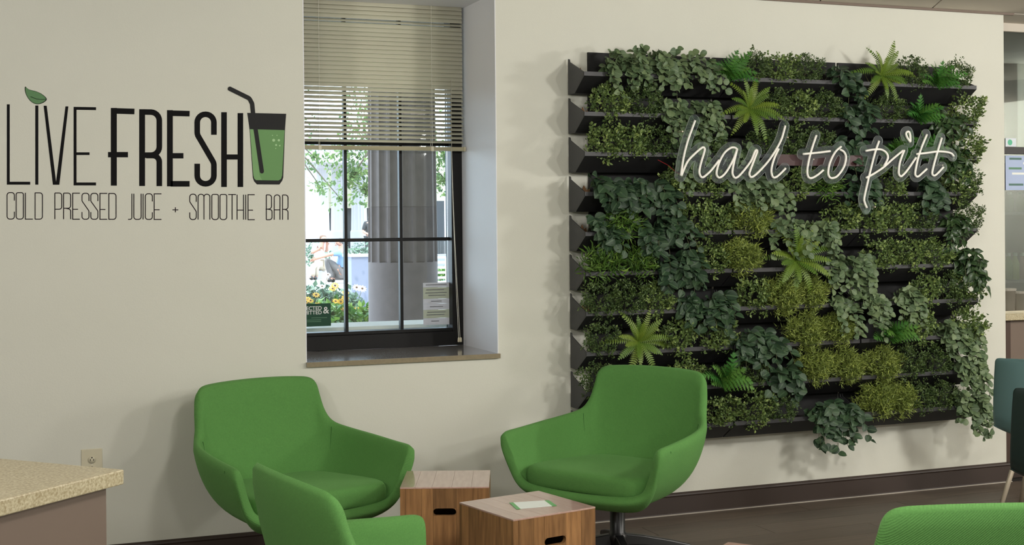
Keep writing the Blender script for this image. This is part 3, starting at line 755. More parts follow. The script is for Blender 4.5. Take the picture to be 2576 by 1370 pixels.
def rdir(rg):
    while True:
        v = Vector((rg.uniform(-1, 1), rg.uniform(-1, 1), rg.uniform(-1, 1)))
        if .1 < v.length < 1: return v.normalized()
def foliage(name, m, count, rx, ry, rz, ls, lw, seed, clump=7, thin=False):
    rg = random.Random(seed); vs = []; fs = []; tint = []
    for c in range(count // clump):
        d = rdir(rg); d.y = -abs(d.y) * 1.0 if rg.random() < .8 else d.y
        r = rg.uniform(.55, 1.0) * (1 + .18 * math.sin(5 * d.x + seed) * math.cos(4 * d.z + seed))
        P = Vector((d.x * rx * r, d.y * ry * r, d.z * rz * r)); up = (d * .8 + Vector((0, -.3, .55)) + rdir(rg) * .5).normalized(); base = rg.uniform(.1, .8) * (.55 + .6 * (r - .4))
        for q in range(clump):
            w_ = (up * rg.uniform(.2, 1.2) + rdir(rg) * .95).normalized(); l = ls * rg.uniform(.65, 1.25); s = w_.cross(rdir(rg)).normalized() * (l * lw * .5)
            p = P + rdir(rg) * ls * .7; n = len(vs); nn = w_.cross(s).normalized() * (l * .12)
            if thin:
                vs += [p - s, p + s, p + w_ * l]; fs += [(n, n + 1, n + 2)]; k = 1
            else:
                vs += [p, p + w_ * l * .5 + s + nn, p + w_ * l, p + w_ * l * .5 - s + nn]; fs += [(n, n + 1, n + 2), (n, n + 2, n + 3)]; k = 2
            tt = min(1, max(0, base + rg.uniform(-.18, .22) + (.35 if q == 0 else 0))); tint += [tt] * k
    return MB().add([tuple(v) for v in vs], fs).mesh(name, m, False, tint)
FOL = {'B': [foliage('foliage', BOX, 800, .096, .088, .088, .0175, .62, s) for s in range(5)],
       'D': [foliage('foliage', DARKB, 1500, .096, .085, .086, .0115, .6, 20 + s) for s in range(4)],
       'M': [foliage('foliage', MOSS, 2600, .100, .092, .086, .024, .22, 40 + s, 9, True) for s in range(4)],
       'G': [foliage('foliage', GRASS, 520, .085, .075, .07, .040, .17, 60 + s, 6) for s in range(3)]}
stem_me = MB()
for k in range(5):
    a = k * 1.256; stem_me.tube([(0, 0, -.075), (.02 * math.cos(a), .02 * math.sin(a), -.02), (.045 * math.cos(a), .045 * math.sin(a), .03)], .0018, 5)
stem_me = stem_me.mesh('stem', STEMM)
def frond_mesh(name, m, length, half, pairs, droop, lob=1.0, broad=False):
    vs = []; fs = []; pts = []
    for k in range(pairs * 2 + 1):
        t = k / (pairs * 2); pts.append(Vector((0, length * t * (1 - .12 * droop * t), length * (.30 * t - droop * t * t))))
    mbx = MB(); mbx.tube(pts, [.0013 * (1 - .7 * k / (pairs * 2)) for k in range(pairs * 2 + 1)], 4)
    for k in range(1, pairs + 1):
        t = k / (pairs + .6); i = min(int(t * pairs * 2), pairs * 2 - 1); p = pts[i]; tg = (pts[i + 1] - pts[i]).normalized()
        hl = half * ((math.sin(PI * min(1, t * .94 + .06)) ** .55) if not broad else (1 - t) ** .8 * min(1, t * 6 + .3))
        pw_ = length / pairs * (.42 if not broad else .40) * lob
        for s in (-1, 1):
            sd_ = Vector((s, 0, 0)); e = p + sd_ * hl + tg * hl * (.25 if not broad else .45) + Vector((0, 0, -.12 * hl)); n = len(mbx.v)
            a_ = p - tg * pw_; b_ = p + tg * pw_; mid = (p + e) / 2 + Vector((0, 0, .08 * hl))
            if broad:
                vv = [a_, b_]; 
                nl = 4
                for q in range(1, nl + 1):
                    u_ = q / (nl + .5); c_ = p + (e - p) * u_; wv = pw_ * (1.9 - 1.2 * u_); 
                    c0 = p + (e - p) * (u_ - .16)
                    mbx.add([c0 - tg * wv * .3, c0 + tg * wv * .3, c_ + tg * wv + sd_ * hl * .10, c_ - tg * wv * .9 + sd_ * hl * .10], [(0, 1, 2), (0, 3, 1)])
                mbx.add([a_, b_, e], [(0, 1, 2)])
            else: mbx.add([a_, mid - tg * pw_ * .9, e, mid + tg * pw_ * .9, b_], [(0, 1, 2, 3, 4)])
    return mbx.mesh(name, m)
FR = [frond_mesh('frond', FERN, .155, .021, 17, .45), frond_mesh('frond', FERN, .19, .023, 20, .8), frond_mesh('frond', FERN, .12, .019, 14, .2)]
LF = [frond_mesh('frond', LFERN, .115, .050, 8, .35, 1, True), frond_mesh('frond', LFERN, .135, .056, 9, .6, 1, True)]
def orient(p, d, nrm, s):
    d = d.normalized(); x = d.cross(nrm)
    if x.length < 1e-3: x = d.cross(Vector((1, 0, 0)))
    x.normalize(); z = x.cross(d)
    return Matrix(((x.x * s, d.x * s, z.x * s, p.x), (x.y * s, d.y * s, z.y * s, p.y), (x.z * s, d.z * s, z.z * s, p.z), (0, 0, 0, 1)))
def trailing(root, leaves, rg, strands, ln, ls, drift, spread, updir=0, step=.020):
    sm_ = MB()
    for k in range(strands):
        x = rg.uniform(-spread, spread); L_n = ln * rg.uniform(.6, 1.15); out = rg.uniform(.08, .135)
        dx = (drift + rg.uniform(-.35, .35)) * L_n
        up0 = rg.uniform(.04, .125) + (updir * rg.uniform(.4, 1.2) if rg.random() < .6 else 0)
        P0 = Vector((x, .01, -.05)); P1 = Vector((x + dx * .1, -out * .7, up0 * 1.3)); P2 = Vector((x + dx * .5, -out * 1.1 - .01, up0 - L_n * .25)); P3 = Vector((x + dx, -out * 1.05, up0 - L_n))
        if updir and rg.random() < .35: P1 = Vector((x, -.02, .08)); P2 = Vector((x + dx * .5, -.03, .12)); P3 = Vector((x + dx * .8 + rg.uniform(-.03, .03), -.03, .10 + updir * rg.uniform(.6, 1.2)))
        pts = []
        for q in range(13):
            t = q / 12; pts.append((1 - t) ** 3 * P0 + 3 * t * (1 - t) ** 2 * P1 + 3 * t * t * (1 - t) * P2 + t ** 3 * P3)
        sm_.tube(pts, .0013, 4)
        tot = sum((pts[i + 1] - pts[i]).length for i in range(12)); nl = max(4, int(tot / step)); 
        for q in range(1, nl + 1):
            t = .12 + .88 * q / nl; i = min(int(t * 12), 11); p = pts[i].lerp(pts[i + 1], t * 12 - i if t < 1 else 1); tg = (pts[i + 1] - pts[i]).normalized()
            side = Vector((1 if q % 2 else -1, 0, 0)); d = side * rg.uniform(.5, 1.1) + tg * rg.uniform(.1, .8) + rdir(rg) * .35 + Vector((0, -.25, -.1))
            nr = Vector((rg.uniform(-.8, .8), -1, rg.uniform(-.3, 1.6))); s = ls * rg.uniform(.7, 1.2) * (1 - .25 * t)
            inst(rg.choice(leaves), 'leaf', root, orient(p, d, nr, s))
    sm_.build('stem', STEMM, root)
KIND = {'E': ('trailing_eucalyptus', 'grey-green round-leaf trailing plant'), 'P': ('peperomia_plant', 'dark green round-leaf plant'), 'V': ('glossy_vine', 'glossy dark pointed-leaf vine'),
        'B': ('boxwood_plant', 'light-tipped boxwood clump'), 'D': ('fine_leaf_plant', 'dark fine-leaf clump'), 'M': ('moss_plant', 'yellow-green mossy clump'),
        'G': ('blade_plant', 'short blade-leaf tuft'), 'F': ('sword_fern', 'yellow-green sword fern rosette'), 'L': ('lace_fern', 'bright green lacy fern')}
ROWS = [
 [('E', 1535), ('E', 1600), ('E', 1665), ('E', 1735), ('L', 1815), ('D', 1885), ('B', 1955), ('D', 2020), ('P', 2100), ('F', 2195), ('D', 2275), ('L', 2335), ('D', 2390)],
 [('B', 1525), ('D', 1605), ('E', 1675), ('E', 1745), ('F', 1868), ('D', 1935), ('B', 2000), ('D', 2060), ('P', 2120), ('D', 2215), ('L', 2285), ('V', 2355), ('B', 2425)],
 [('B', 1505), ('B', 1570), ('D', 1640), ('E', 1705), ('D', 1765), ('E', 1835), ('D', 1905), ('D', 1965), ('D', 2040), ('P', 2105), ('L', 2235), ('L', 2290), ('V', 2375), ('B', 2435)],
 [('P', 1500), ('P', 1565), ('P', 1630), ('B', 1690), ('B', 1760), ('E', 1835), ('E', 1915), ('B', 1985), ('G', 2060), ('P', 2135), ('B', 2225), ('P', 2310), ('B', 2385), ('D', 2440)],
 [('P', 1500), ('G', 1550), ('P', 1610), ('P', 1665), ('B', 1735), ('B', 1800), ('M', 1875), ('E', 1950), ('E', 2025), ('B', 2105), ('B', 2175), ('B', 2240), ('D', 2305), ('V', 2370), ('D', 2435)],
 [('G', 1503), ('G', 1590), ('P', 1650), ('P', 1705), ('B', 1775), ('M', 1855), ('F', 1985), ('E', 2085), ('E', 2140), ('B', 2205), ('B', 2270), ('B', 2335), ('V', 2400), ('V', 2440)],
 [('D', 1500), ('D', 1570), ('B', 1645), ('P', 1715), ('P', 1785), ('B', 1880), ('M', 1950), ('M', 2020), ('E', 2100), ('E', 2180), ('E', 2240), ('B', 2310), ('D', 2380), ('B', 2445)],
 [('D', 1505), ('F', 1590), ('B', 1685), ('B', 1785), ('P', 1850), ('P', 1920), ('M', 2010), ('M', 2090), ('L', 2220), ('B', 2290), ('E', 2355), ('E', 2410), ('B', 2450)],
 [('D', 1485), ('B', 1720), ('L', 1805), ('D', 1880), ('P', 1945), ('M', 2040), ('M', 2110), ('M', 2200), ('D', 2270), ('D', 2340), ('E', 2405), ('E', 2445)],
 [('B', 1800), ('B', 1885), ('D', 1950), ('P', 2035), ('P', 2105), ('M', 2190), ('M', 2245), ('D', 2300), ('D', 2360), ('E', 2410), ('E', 2440)]]
GRP = {'E': 'grey-green trailing plants in the troughs', 'P': 'dark round-leaf plants in the troughs', 'V': 'glossy vines in the troughs', 'B': 'boxwood clumps in the troughs', 'D': 'dark fine-leaf clumps in the troughs',
       'M': 'mossy clumps in the troughs', 'G': 'blade-leaf tufts in the troughs', 'F': 'sword ferns in the troughs', 'L': 'lacy ferns in the troughs'}
rg = random.Random(11)
for ri, row in enumerate(ROWS):
    zl = row_top(ri) - .09
    for pi, (k, px) in enumerate(row):
        yc = 148 + 97.5 * ri + 40
        X = W(px, yc, -.13)[0] + rg.uniform(-.008, .008); X = min(X, 4.92)
        nm, look = KIND[k]
        rowname = ORD[ri] if ri else 'top'
        if ri == 9: rowname = 'lowest'
        pos = ORD[pi] + ' plant from the left in the %s trough row' % rowname
        if pi == len(row) - 1: pos = 'last plant on the right in the %s trough row' % rowname
        root = thing(nm, look + ', ' + pos, 'plant', (X, -.112, zl - .015), 0, GRP[k])
        if k in 'BDMG':
            zz = .072 if k != 'G' else .06
            fx = rg.choice((-1, 1)); s = rg.uniform(1.0, 1.18)
            o = inst(rg.choice(FOL[k]), 'foliage', root, Matrix.Translation((0, -.052, zz)) @ Matrix.Diagonal((fx * s * 1.02, s, s * rg.uniform(.92, 1.08), 1))); o['kind'] = 'stuff'
            inst(stem_me, 'stem', root, Matrix.Translation((0, 0, .05)))
        elif k == 'E':
            last = px > 2380
            trailing(root, euc_l, rg, 9 if ri else 10, .19 if ri not in (0,) else .15, .048, .35 if not last else .1, .08, .05 if ri == 0 else 0)
        elif k == 'P':
            trailing(root, pep_l, rg, 8, .15 if ri not in (9,) else .20, .064, .25, .065, 0, .028)
        elif k == 'V':
            trailing(root, vin_l, rg, 9, .17, .064, .1, .06, 0, .024)
        elif k == 'F':
            nf = 20; big = 1.3 if px in (1985,) else 1.05
            for q in range(nf):
                a = 2 * PI * q / nf + rg.uniform(-.2, .2); el = rg.uniform(.1, .9)
                d = Vector((math.cos(a) * math.cos(el * .5), -.35 - .6 * el * .6, math.sin(a) * .85 + .12)).normalized()
                inst(FR[q % 3], 'frond', root, orient(Vector((0, -.08, .06)), d, Vector((0, -1, .55)), big * rg.uniform(.85, 1.1)))
            inst(stem_me, 'stem', root, Matrix.Translation((0, -.02, .04)))
        elif k == 'L':
            for q in range(13):
                a = PI * (q % 7 + .5) / 7 + rg.uniform(-.12, .12)
                d = Vector((math.cos(a) * 1.0, -.55 - .3 * rg.random(), math.sin(a) * rg.uniform(.4, 1.1) - .15)).normalized()
                inst(LF[q % 2], 'frond', root, orient(Vector((rg.uniform(-.02, .02), -.07, .03)), d, Vector((0, -1, .8)), rg.uniform(1.1, 1.45)))
            inst(stem_me, 'stem', root, Matrix.Translation((0, -.01, .04)))
# coir liners showing at some trough ends
for i, (ri, X, lb) in enumerate(((0, 2.675, 'top'), (1, 2.685, 'second'), (3, 2.69, 'fourth'), (4, 2.675, 'fifth'), (6, 2.68, 'seventh'), (9, 3.475, 'lowest'))):
    cl = MB(); z = row_top(ri) - .09; rr = random.Random(i)
    pts = [(-.03, -.02), (-.022, .012), (-.008, .004), (.004, .03), (.014, .006), (.03, .014), (.034, -.02)]
    cl.prism([(x + rr.uniform(-.004, .004), -.012 + .004 * math.sin(9 * x), zz + .03) for x, zz in pts], (.002, .010, .001))
    o = cl.build('coir_liner', HUSK); o.location = (X, -.06, z - .02); tag(o, 'torn brown coir liner scrap at the left end of the %s trough row' % lb if ri < 9 else 'brown coir scrap in the gap of the lowest trough row', 'liner', 'coir liner scraps')

# ================================================================== NEON SIGN
SY = -.285
def s6(x, y): return W(1660 + x / 4.5675, 260 + y / 4.5675, SY)
def s7(x, y): return W(2000 + x / 4.5667, 260 + y / 4.5667, SY)
ST6 = [[(405, 195), (370, 290), (320, 430), (280, 580), (255, 720), (240, 830)],
       [(245, 835), (285, 735), (330, 650), (420, 560), (490, 505), (515, 525), (500, 590), (470, 690), (452, 790), (482, 850), (535, 820), (600, 755), (680, 650)],
       [(885, 525), (860, 508), (810, 512), (740, 570), (680, 680), (650, 790), (662, 840), (695, 850), (760, 790), (840, 650), (885, 530)],
       [(888, 520), (850, 680), (832, 790), (850, 845), (880, 852), (935, 805), (1040, 670), (1085, 565), (1105, 535), (1122, 545)],
       [(1120, 548), (1075, 670), (1030, 790), (1035, 835), (1060, 845), (1120, 800), (1240, 670), (1340, 520), (1400, 400), (1440, 255)],
       [(1365, 520), (1310, 640), (1280, 760), (1292, 835), (1320, 852), (1370, 820), (1445, 745)]]
ST7 = [[(245, 365), (205, 480), (165, 620), (140, 760), (150, 840), (190, 858), (260, 820), (325, 765)], [(90, 582), (240, 568), (405, 548)],
       [(530, 495), (460, 560), (400, 680), (380, 790), (395, 845), (430, 858), (490, 830), (560, 730), (585, 620), (560, 555), (515, 530)],
       [(965, 430), (920, 560), (870, 750), (830, 920), (795, 1080), (800, 1140), (825, 1200)], [(810, 545), (900, 530), (990, 530), (1050, 570), (1065, 630), (1020, 720)],
       [(815, 855), (900, 810), (1020, 730), (1120, 640), (1240, 540)], [(1255, 535), (1205, 670), (1190, 790), (1205, 832), (1230, 830), (1290, 765), (1390, 620)],
       [(1325, 445), (1290, 395), (1275, 350), (1285, 328), (1308, 326), (1322, 370), (1325, 440)], [(1515, 355), (1450, 510), (1410, 640), (1380, 790), (1390, 835), (1415, 838), (1450, 810), (1515, 750)],
       [(1395, 582), (1500, 570), (1640, 552), (1750, 560), (1800, 578), (1820, 605)], [(1685, 395), (1640, 540), (1600, 680), (1575, 790), (1585, 825), (1610, 825), (1650, 790), (1705, 730)]]
words = [('hail', [[s6(x, y) for x, y in cat_rom(s, 4)] for s in ST6]), ('to', [[s7(x, y) for x, y in cat_rom(s, 4)] for s in ST7[:3]]), ('pitt', [[s7(x, y) for x, y in cat_rom(s, 4)] for s in ST7[3:]])]
o0 = s7(300, 700)
ns = thing('neon_sign', 'white script sign reading hail to pitt in front of the plants', 'sign', o0)
OB = Vector(o0)
def backing(strokes, rad, y0, y1):
    pts = np.array([(p[0], p[2]) for s in strokes for p in s]); g = .0045
    seg = [(np.array((a[0], a[2])), np.array((b[0], b[2]))) for s in strokes for a, b in zip(s[:-1], s[1:])]
    lo = pts.min(0) - rad - 2 * g; hi = pts.max(0) + rad + 2 * g
    nx, nz = int((hi[0] - lo[0]) / g) + 2, int((hi[1] - lo[1]) / g) + 2
    XX, ZZ = np.meshgrid(lo[0] + g * np.arange(nx), lo[1] + g * np.arange(nz), indexing='ij'); Dm = np.full(XX.shape, 9.0)
    for a, b in seg:
        ab = b - a; t = np.clip(((XX - a[0]) * ab[0] + (ZZ - a[1]) * ab[1]) / (ab @ ab + 1e-12), 0, 1)
        Dm = np.minimum(Dm, np.hypot(XX - a[0] - t * ab[0], ZZ - a[1] - t * ab[1]))
    F = Dm - rad; vid = {}; V = []; faces = []; border = []
    def vert(key, x, z):
        if key not in vid: vid[key] = len(V); V.append((x, z))
        return vid[key]
    for i in range(nx - 1):
        for j in range(nz - 1):
            c = [(i, j), (i + 1, j), (i + 1, j + 1), (i, j + 1)]; f = [F[q] for q in c]
            if min(f) > 0: continue
            poly = []
            for k in range(4):
                a, b = c[k], c[(k + 1) % 4]; fa, fb = f[k], f[(k + 1) % 4]
                if fa <= 0: poly.append((vert(('c',) + a, XX[a], ZZ[a]), False))
                if (fa <= 0) != (fb <= 0):
                    t = fa / (fa - fb); key = ('e',) + tuple(sorted((a, b)))
                    poly.append((vert(key, XX[a] + t * (XX[b] - XX[a]), ZZ[a] + t * (ZZ[b] - ZZ[a])), True))
            if len(poly) >= 3:
                faces.append([p[0] for p in poly])
                for k in range(len(poly)):
                    if poly[k][1] and poly[(k + 1) % len(poly)][1]: border.append((poly[k][0], poly[(k + 1) % len(poly)][0]))
    n = len(V); mb = MB()
    vs = [(x - OB.x, y0 - OB.y, z - OB.z) for x, z in V] + [(x - OB.x, y1 - OB.y, z - OB.z) for x, z in V]
    fs = [tuple(f) for f in faces] + [tuple(n + q for q in reversed(f)) for f in faces]
    mb.add(vs, fs, 0); mb.f += [(b, a, n + a, n + b) for a, b in border]; mb.m += [1] * len(border)
    return mb
for wn, strokes in words:
    bk = backing(strokes, .0285, SY + .006, SY + .011).build('acrylic_backing', [ACRYL, ACRYLE], ns)
    for s in strokes: MB().tube([Vector(p) - OB for p in s], .0058, 8).build('neon_tube', TUBEM, ns, True)
b0 = Vector(W(1955, 388, SY + .03)); b1 = Vector(W(2172, 418, SY + .03))
MB().box((b0.x - OB.x, .03, b1.z - OB.z), (b1.x - OB.x, .036, b0.z - OB.z)).build('mounting_bar', BARM, ns)
for x, y in ((1720, 330), (1985, 345), (2050, 400), (2205, 520), (2375, 415)):
    p = Vector(W(x, y, SY)) - OB; MB().tube([p + Vector((0, .010, 0)), p + Vector((0, .10, 0))], .004, 8).build('standoff', LEGM, ns)
MB().tube([Vector(W(x, y, SY + .04)) - OB for x, y in ((1655, 402), (1680, 415), (1700, 432), (1712, 440))], .0014, 5).build('power_wire', REDW, ns)

# ================================================================== SERVERY BEYOND THE WALL END
PY = .32
p2 = struct(bpy.data.objects.new('window_2', None)); COL.objects.link(p2); p2.location = (6.5, PY, 0)
zt0, zt1 = W(2545, 387, PY)[2], W(2545, 370, PY)[2]
DF = mat('dark_partition_frame', (48, 42, 42), rough=.5)
GL2 = clear_mat('partition_glass', (200, 208, 206), refl=.10)
MB().box((-1.16, -.03, zt0), (3, .03, zt1)).build('transom_bar', DF, p2)
MB().box((-1.16, -.03, CEIL - .05), (3, .03, CEIL)).build('head_bar', CEILM, p2)
MB().box((-1.16, -.004, zt1), (3, .004, CEIL - .05)).build('pane', GL2, p2); MB().box((-1.16, -.004, .93), (3, .004, zt0)).build('pane', GL2, p2)
MB().box((-1.16, -.04, 0), (3, .03, .93)).build('base_panel', LAMI, p2)
ca, cb = W(2531, 790, .02), W(2531, 806, .02)
cn = thing('servery_counter', 'brown servery counter with stone top behind the wall end', 'counter', (6.2, .16, 0))
MB().box((-.855, -.15, cb[2]), (2.6, .118, ca[2])).build('stone_top', STONE, cn, bevel=.003)
MB().box((-.85, -.11, .10), (2.6, .115, cb[2])).build('cabinet_body', LAMI, cn)
MB().box((-.85, -.09, 0), (2.6, .11, .10)).build('toe_kick', BASEM, cn)
MB().box((-.853, -.116, .10), (-.79, -.1105, cb[2] - .004)).build('corner_post', mat('dark_brown_post', (70, 52, 42), rough=.5), cn)
def glued(name, label, cat_, x0, y0, x1, y1, m, Y=PY - .006, extra=None):
    a, b = W(x0, y0, Y), W(x1, y1, Y)
    o = thing(name, label, cat_, (a[0], Y, b[2])); wd, ht = b[0] - a[0], a[2] - b[2]
    MB().box((0, -.0012, 0), (wd, 0, ht)).build('sheet', m, o)
    if extra: extra(o, wd, ht)
    return o
BLP = mat('pale_blue_paper', (176, 192, 226), rough=.5); INK = mat('dark_green_ink', (70, 110, 100), rough=.5); GRN = mat('mint_ink', (90, 190, 150), rough=.5)
def badge(o, wd, ht):
    d = MB().lathe([(.34 * ht, 0), (.34 * ht, .0006), (0, .0006)], 20).build('round_badge', GRN, o); d.matrix_basis = Matrix.Translation((wd * .42, -.0012, ht * .5)) @ Matrix.Rotation(PI / 2, 4, 'X')
def poster(o, wd, ht):
    for z, a, b, m in ((.13, .1, .55, INK), (.13, .6, .9, INK), (.6, .1, .5, LG), (.45, .2, .7, WHT), (.75, .55, .9, WHT), (.88, .12, .5, INK)):
        MB().box((wd * a, -.0018, ht * z), (wd * b, -.0012, ht * (z + .06))).build('print_block', m, o)
glued('window_sticker', 'small white sticker with mint round badge above the dark transom', 'sticker', 2529, 347, 2556, 369, mat('white_paper', (226, 232, 240), rough=.5), extra=badge)
glued('poster', 'pale blue poster taped under the dark transom at the right edge', 'poster', 2529, 391, 2610, 478, BLP, extra=poster)
# what stands behind the partition
struct(MB().box((5.335, 3.2, -.1), (9.5, 3.3, 2.9)).build('wall_far', mat('tan_far_wall', (150, 142, 128), rough=.8)))
struct(MB().box((5.30, .62, -.1), (5.335, 3.3, 2.9)).build('wall_passage', WALLP))
struct(MB().box((5.34, .3, -.1), (9.5, 3.3, -.004)).build('floor_passage', FLOORM))
def hall(name, label, cat_, x0, y0, x1, y1, Y, m, dp=.05, mat2=None):
    a, b = W(x0, y0, Y), W(x1, y1, Y)
    o = MB().box((0, 0, 0), (b[0] - a[0], dp, a[2] - max(b[2], 0.0))).build(name, m, bevel=.004); o.location = (a[0], Y, max(b[2], 0)); return tag(o, label, cat_)
DKG = mat('dark_grey_board', (84, 84, 84), rough=.6)
hall('ceiling_beam', 'dark grey beam high behind the partition glass', 'beam', 2515, 30, 2640, 112, 2.2, DKG, .2)
hall('green_panel', 'dark green panel behind the partition glass', 'board', 2505, 268, 2552, 370, 3.15, mat('dark_green_board', (66, 92, 60), rough=.5), .04)  # plain stand-in slab for a green tone in the glass
hall('panel', 'grey blank screen above the green panel', 'panel', 2505, 200, 2553, 266, 3.15, mat('grey_panel', (120, 124, 120), rough=.4), .04)  # plain stand-in slab for a grey tone in the glass
hall('pillar', 'off-white square pillar behind the partition glass', 'pillar', 2558, 20, 2620, 1180, 1.9, mat('white_pillar', (222, 220, 212), rough=.7), .3)
sh0, sh1 = W(2500, 534, .75), W(2640, 540, .75)
shf = thing('bottle_shelf', 'dark grey shelf unit with bottles behind the partition glass', 'shelf', (sh0[0], .75, 0))
for zz in (sh0[2], W(2500, 704, .75)[2], sh0[2] + .30): MB().box((0, -.10, zz - .016), (1.4, .14, zz)).build('shelf_board', mat('grey_shelf', (120, 122, 122), rough=.4), shf)
MB().box((0, .14, 0), (1.4, .16, sh0[2] + .32)).build('back_board', mat('charcoal_board', (58, 58, 60), rough=.6), shf)
MB().box((0, -.10, 0), (1.4, .14, .9)).build('base_cabinet', DKG, shf)
def bottle(x, z, m, lb, h=.16):
    g = thing('bottle', lb, 'bottle', (x, .75, z), 0, 'juice bottles on the grey shelves'); r = .028
    MB().lathe([(0, 0), (r, 0), (r, h * .62), (r * .5, h * .8), (r * .45, h * .9), (0, h * .9)], 14).build('glass_body', m, g, True)
    MB().lathe([(r * .55, h * .88), (r * .55, h), (0, h)], 12).build('cap', WHT, g)
JG = mat('green_juice', (120, 160, 60), rough=.2); JY = mat('yellow_juice', (170, 190, 70), rough=.2); JR = mat('red_juice', (150, 60, 50), rough=.2); JD = mat('dark_green_juice', (60, 100, 50), rough=.2)
zb1, zb2 = W(2500, 704, .75)[2] + .0, sh0[2] - 0.0
for px, m, lb, z, hgt in ((2536, JG, 'green juice bottle nearest the wall end on the lower shelf', zb1, .17), (2553, JY, 'yellow-green juice bottle on the lower shelf', zb1, .17), (2571, JR, 'red juice bottle on the lower shelf', zb1, .17),
                      (2540, JD, 'dark green bottle on the upper shelf nearest the wall end', zb2, .13), (2566, JD, 'dark green bottle on the upper shelf by the frame edge', zb2, .13)):
    bottle(W(px, 600, .75)[0], z, m, lb, hgt)
CLP = clear_mat('clear_plastic', (244, 244, 240), refl=.12, rough=.12, haze=.35, hazergb=(235, 228, 215))
zc = ca[2]
for px, wd, hgt, lb in ((2541, .12, .14, 'clear plastic tub on the servery counter by the wall end'), (2572, .12, .12, 'clear plastic tub on the servery counter at the frame edge')):
    X = W(px, 780, .10)[0]; g = thing('plastic_tub', lb, 'tub', (X, .13, zc), 0, 'clear plastic tubs on the servery counter')
    MB().lathe([(.045, .0), (.052, hgt * .9), (.054, hgt * .9), (.054, hgt * .93)], 20).build('wall', CLP, g, True)
    MB().lathe([(.0, 0), (.045, 0), (.045, .004), (0, .004)], 20).build('base', CLP, g); MB().lathe([(.056, hgt * .93), (.056, hgt), (0, hgt)], 20).build('lid', CLP, g)
tr2 = thing('tray', 'cream tray under the tubs at the front of the servery counter', 'tray', (W(2560, 785, .03)[0], .045, zc))
MB().box((-.14, -.025, 0), (.22, .025, .008)).build('tray_base', PLATE, tr2, bevel=.003); MB().box((-.14, -.03, .008), (.22, -.026, .018)).build('rim', PLATE, tr2)

# ================================================================== OUTSIDE THE WINDOW
GZ = .15
struct(MB().box((-30, .93, -.4), (90, 120, GZ)).build('ground', mat('pale_paving', (168, 166, 160), rough=.9, noise=.6, nscale=2, nrgb=(146, 142, 136))))
struct(MB().box((-12, 3.5, 4.8), (16, 4.5, 5.3)).build('beam_portico', mat('portico_stone', (190, 184, 178), rough=.9)))
struct(MB().box((-12, .0, 2.9), (16, .62, 11)).build('wall_upper_shade', mat('portico_stone2', (190, 184, 178), rough=.9)))  # unseen upper wall, made tall to keep the sun off the column
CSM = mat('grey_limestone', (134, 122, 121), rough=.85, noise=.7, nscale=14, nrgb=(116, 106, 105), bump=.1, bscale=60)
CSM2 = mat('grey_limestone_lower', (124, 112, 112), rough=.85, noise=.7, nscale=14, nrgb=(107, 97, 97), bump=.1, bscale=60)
ca_, cb_ = W(930, 600, 4), W(1095, 600, 4); R0 = (cb_[0] - ca_[0]) / 2 * .985; zf = W(1012, 658, 4)[2]; zd = W(1012, 520, 4)[2]
NF = 17
def flute(a, z):
    if z < zf - GZ + .001: return 1.0
    ph = (a / (2 * PI) * NF + .2) % 1
    return 1.0 if ph < .2 else 1 - .11 * math.sin(PI * (ph - .2) / .8) ** .6
col = thing('fluted_column', 'large grey fluted stone column right outside the window', 'column', ((ca_[0] + cb_[0]) / 2, 4.0, GZ))
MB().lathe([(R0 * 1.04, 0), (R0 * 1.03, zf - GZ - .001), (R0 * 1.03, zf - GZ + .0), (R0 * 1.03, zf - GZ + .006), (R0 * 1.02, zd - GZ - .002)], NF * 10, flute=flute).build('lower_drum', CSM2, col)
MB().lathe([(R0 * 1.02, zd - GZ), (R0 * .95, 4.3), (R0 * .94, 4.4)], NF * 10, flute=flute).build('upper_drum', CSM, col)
MB().lathe([(R0 * .94, 4.4), (R0 * 1.25, 4.55), (R0 * 1.25, 4.65), (0, 4.65)], 40).build('capital', CSM, col)
# far portico
WST = mat('white_stone', (182, 178, 184), rough=.8)
FYB = 58
for i, (px, hw, lb) in enumerate(((783, 17, 'leftmost of the white fluted columns across the courtyard'), (810, 18, 'second white fluted column across the courtyard, with a clear capital'), (850, 18, 'third white fluted column across the courtyard, behind the window bar'), (903, 20, 'white fluted column across the courtyard nearest the grey column'))):
    Y = FYB + 2.0 * i; c = W(px, 500, Y); e = W(px + hw, 500, Y); r = e[0] - c[0]; zt = W(px, 424, Y)[2]; zb = W(px, 578, Y)[2]
    g = thing('far_column', lb, 'column', (c[0], Y, GZ), 0, 'white columns across the courtyard')
    fl_ = lambda a, z: 1 - .07 * abs(math.sin(a * 8))
    MB().lathe([(r, zb - GZ), (r * .84, zt - GZ)], 96, flute=fl_).build('shaft', WST, g)
    MB().lathe([(r * 1.1, 0), (r * 1.1, zb - GZ - .1), (r, zb - GZ)], 32).build('plinth', WST, g)
    MB().lathe([(r * .84, zt - GZ), (r * 1.2, zt - GZ + .25), (r * 1.2, zt - GZ + .4), (0, zt - GZ + .4)], 32).build('capital', WST, g)
a0, a1 = W(700, 419, 61), W(960, 419, 61)
ent = thing('far_building', 'pale stone portico front and beige wall across the courtyard', 'building', (a0[0], 61, GZ))
MB().box((0, -4, a0[2] - GZ + .05), (a1[0] - a0[0] + 1, 5, a0[2] - GZ + .75)).build('architrave', WST, ent)
MB().box((0, -4.2, a0[2] - GZ + .75), (a1[0] - a0[0] + 1, 5, a0[2] - GZ + 1.0)).build('cornice', mat('lavender_stone', (150, 148, 160), rough=.8), ent)
MB().prism([(0, -3.5, a0[2] - GZ + 1.0), (a1[0] - a0[0], -3.5, a0[2] - GZ + 1.0), ((a1[0] - a0[0]) * .3, -3.5, a0[2] - GZ + 2.3)], (0, 6, 0)).build('gable', WST, ent)
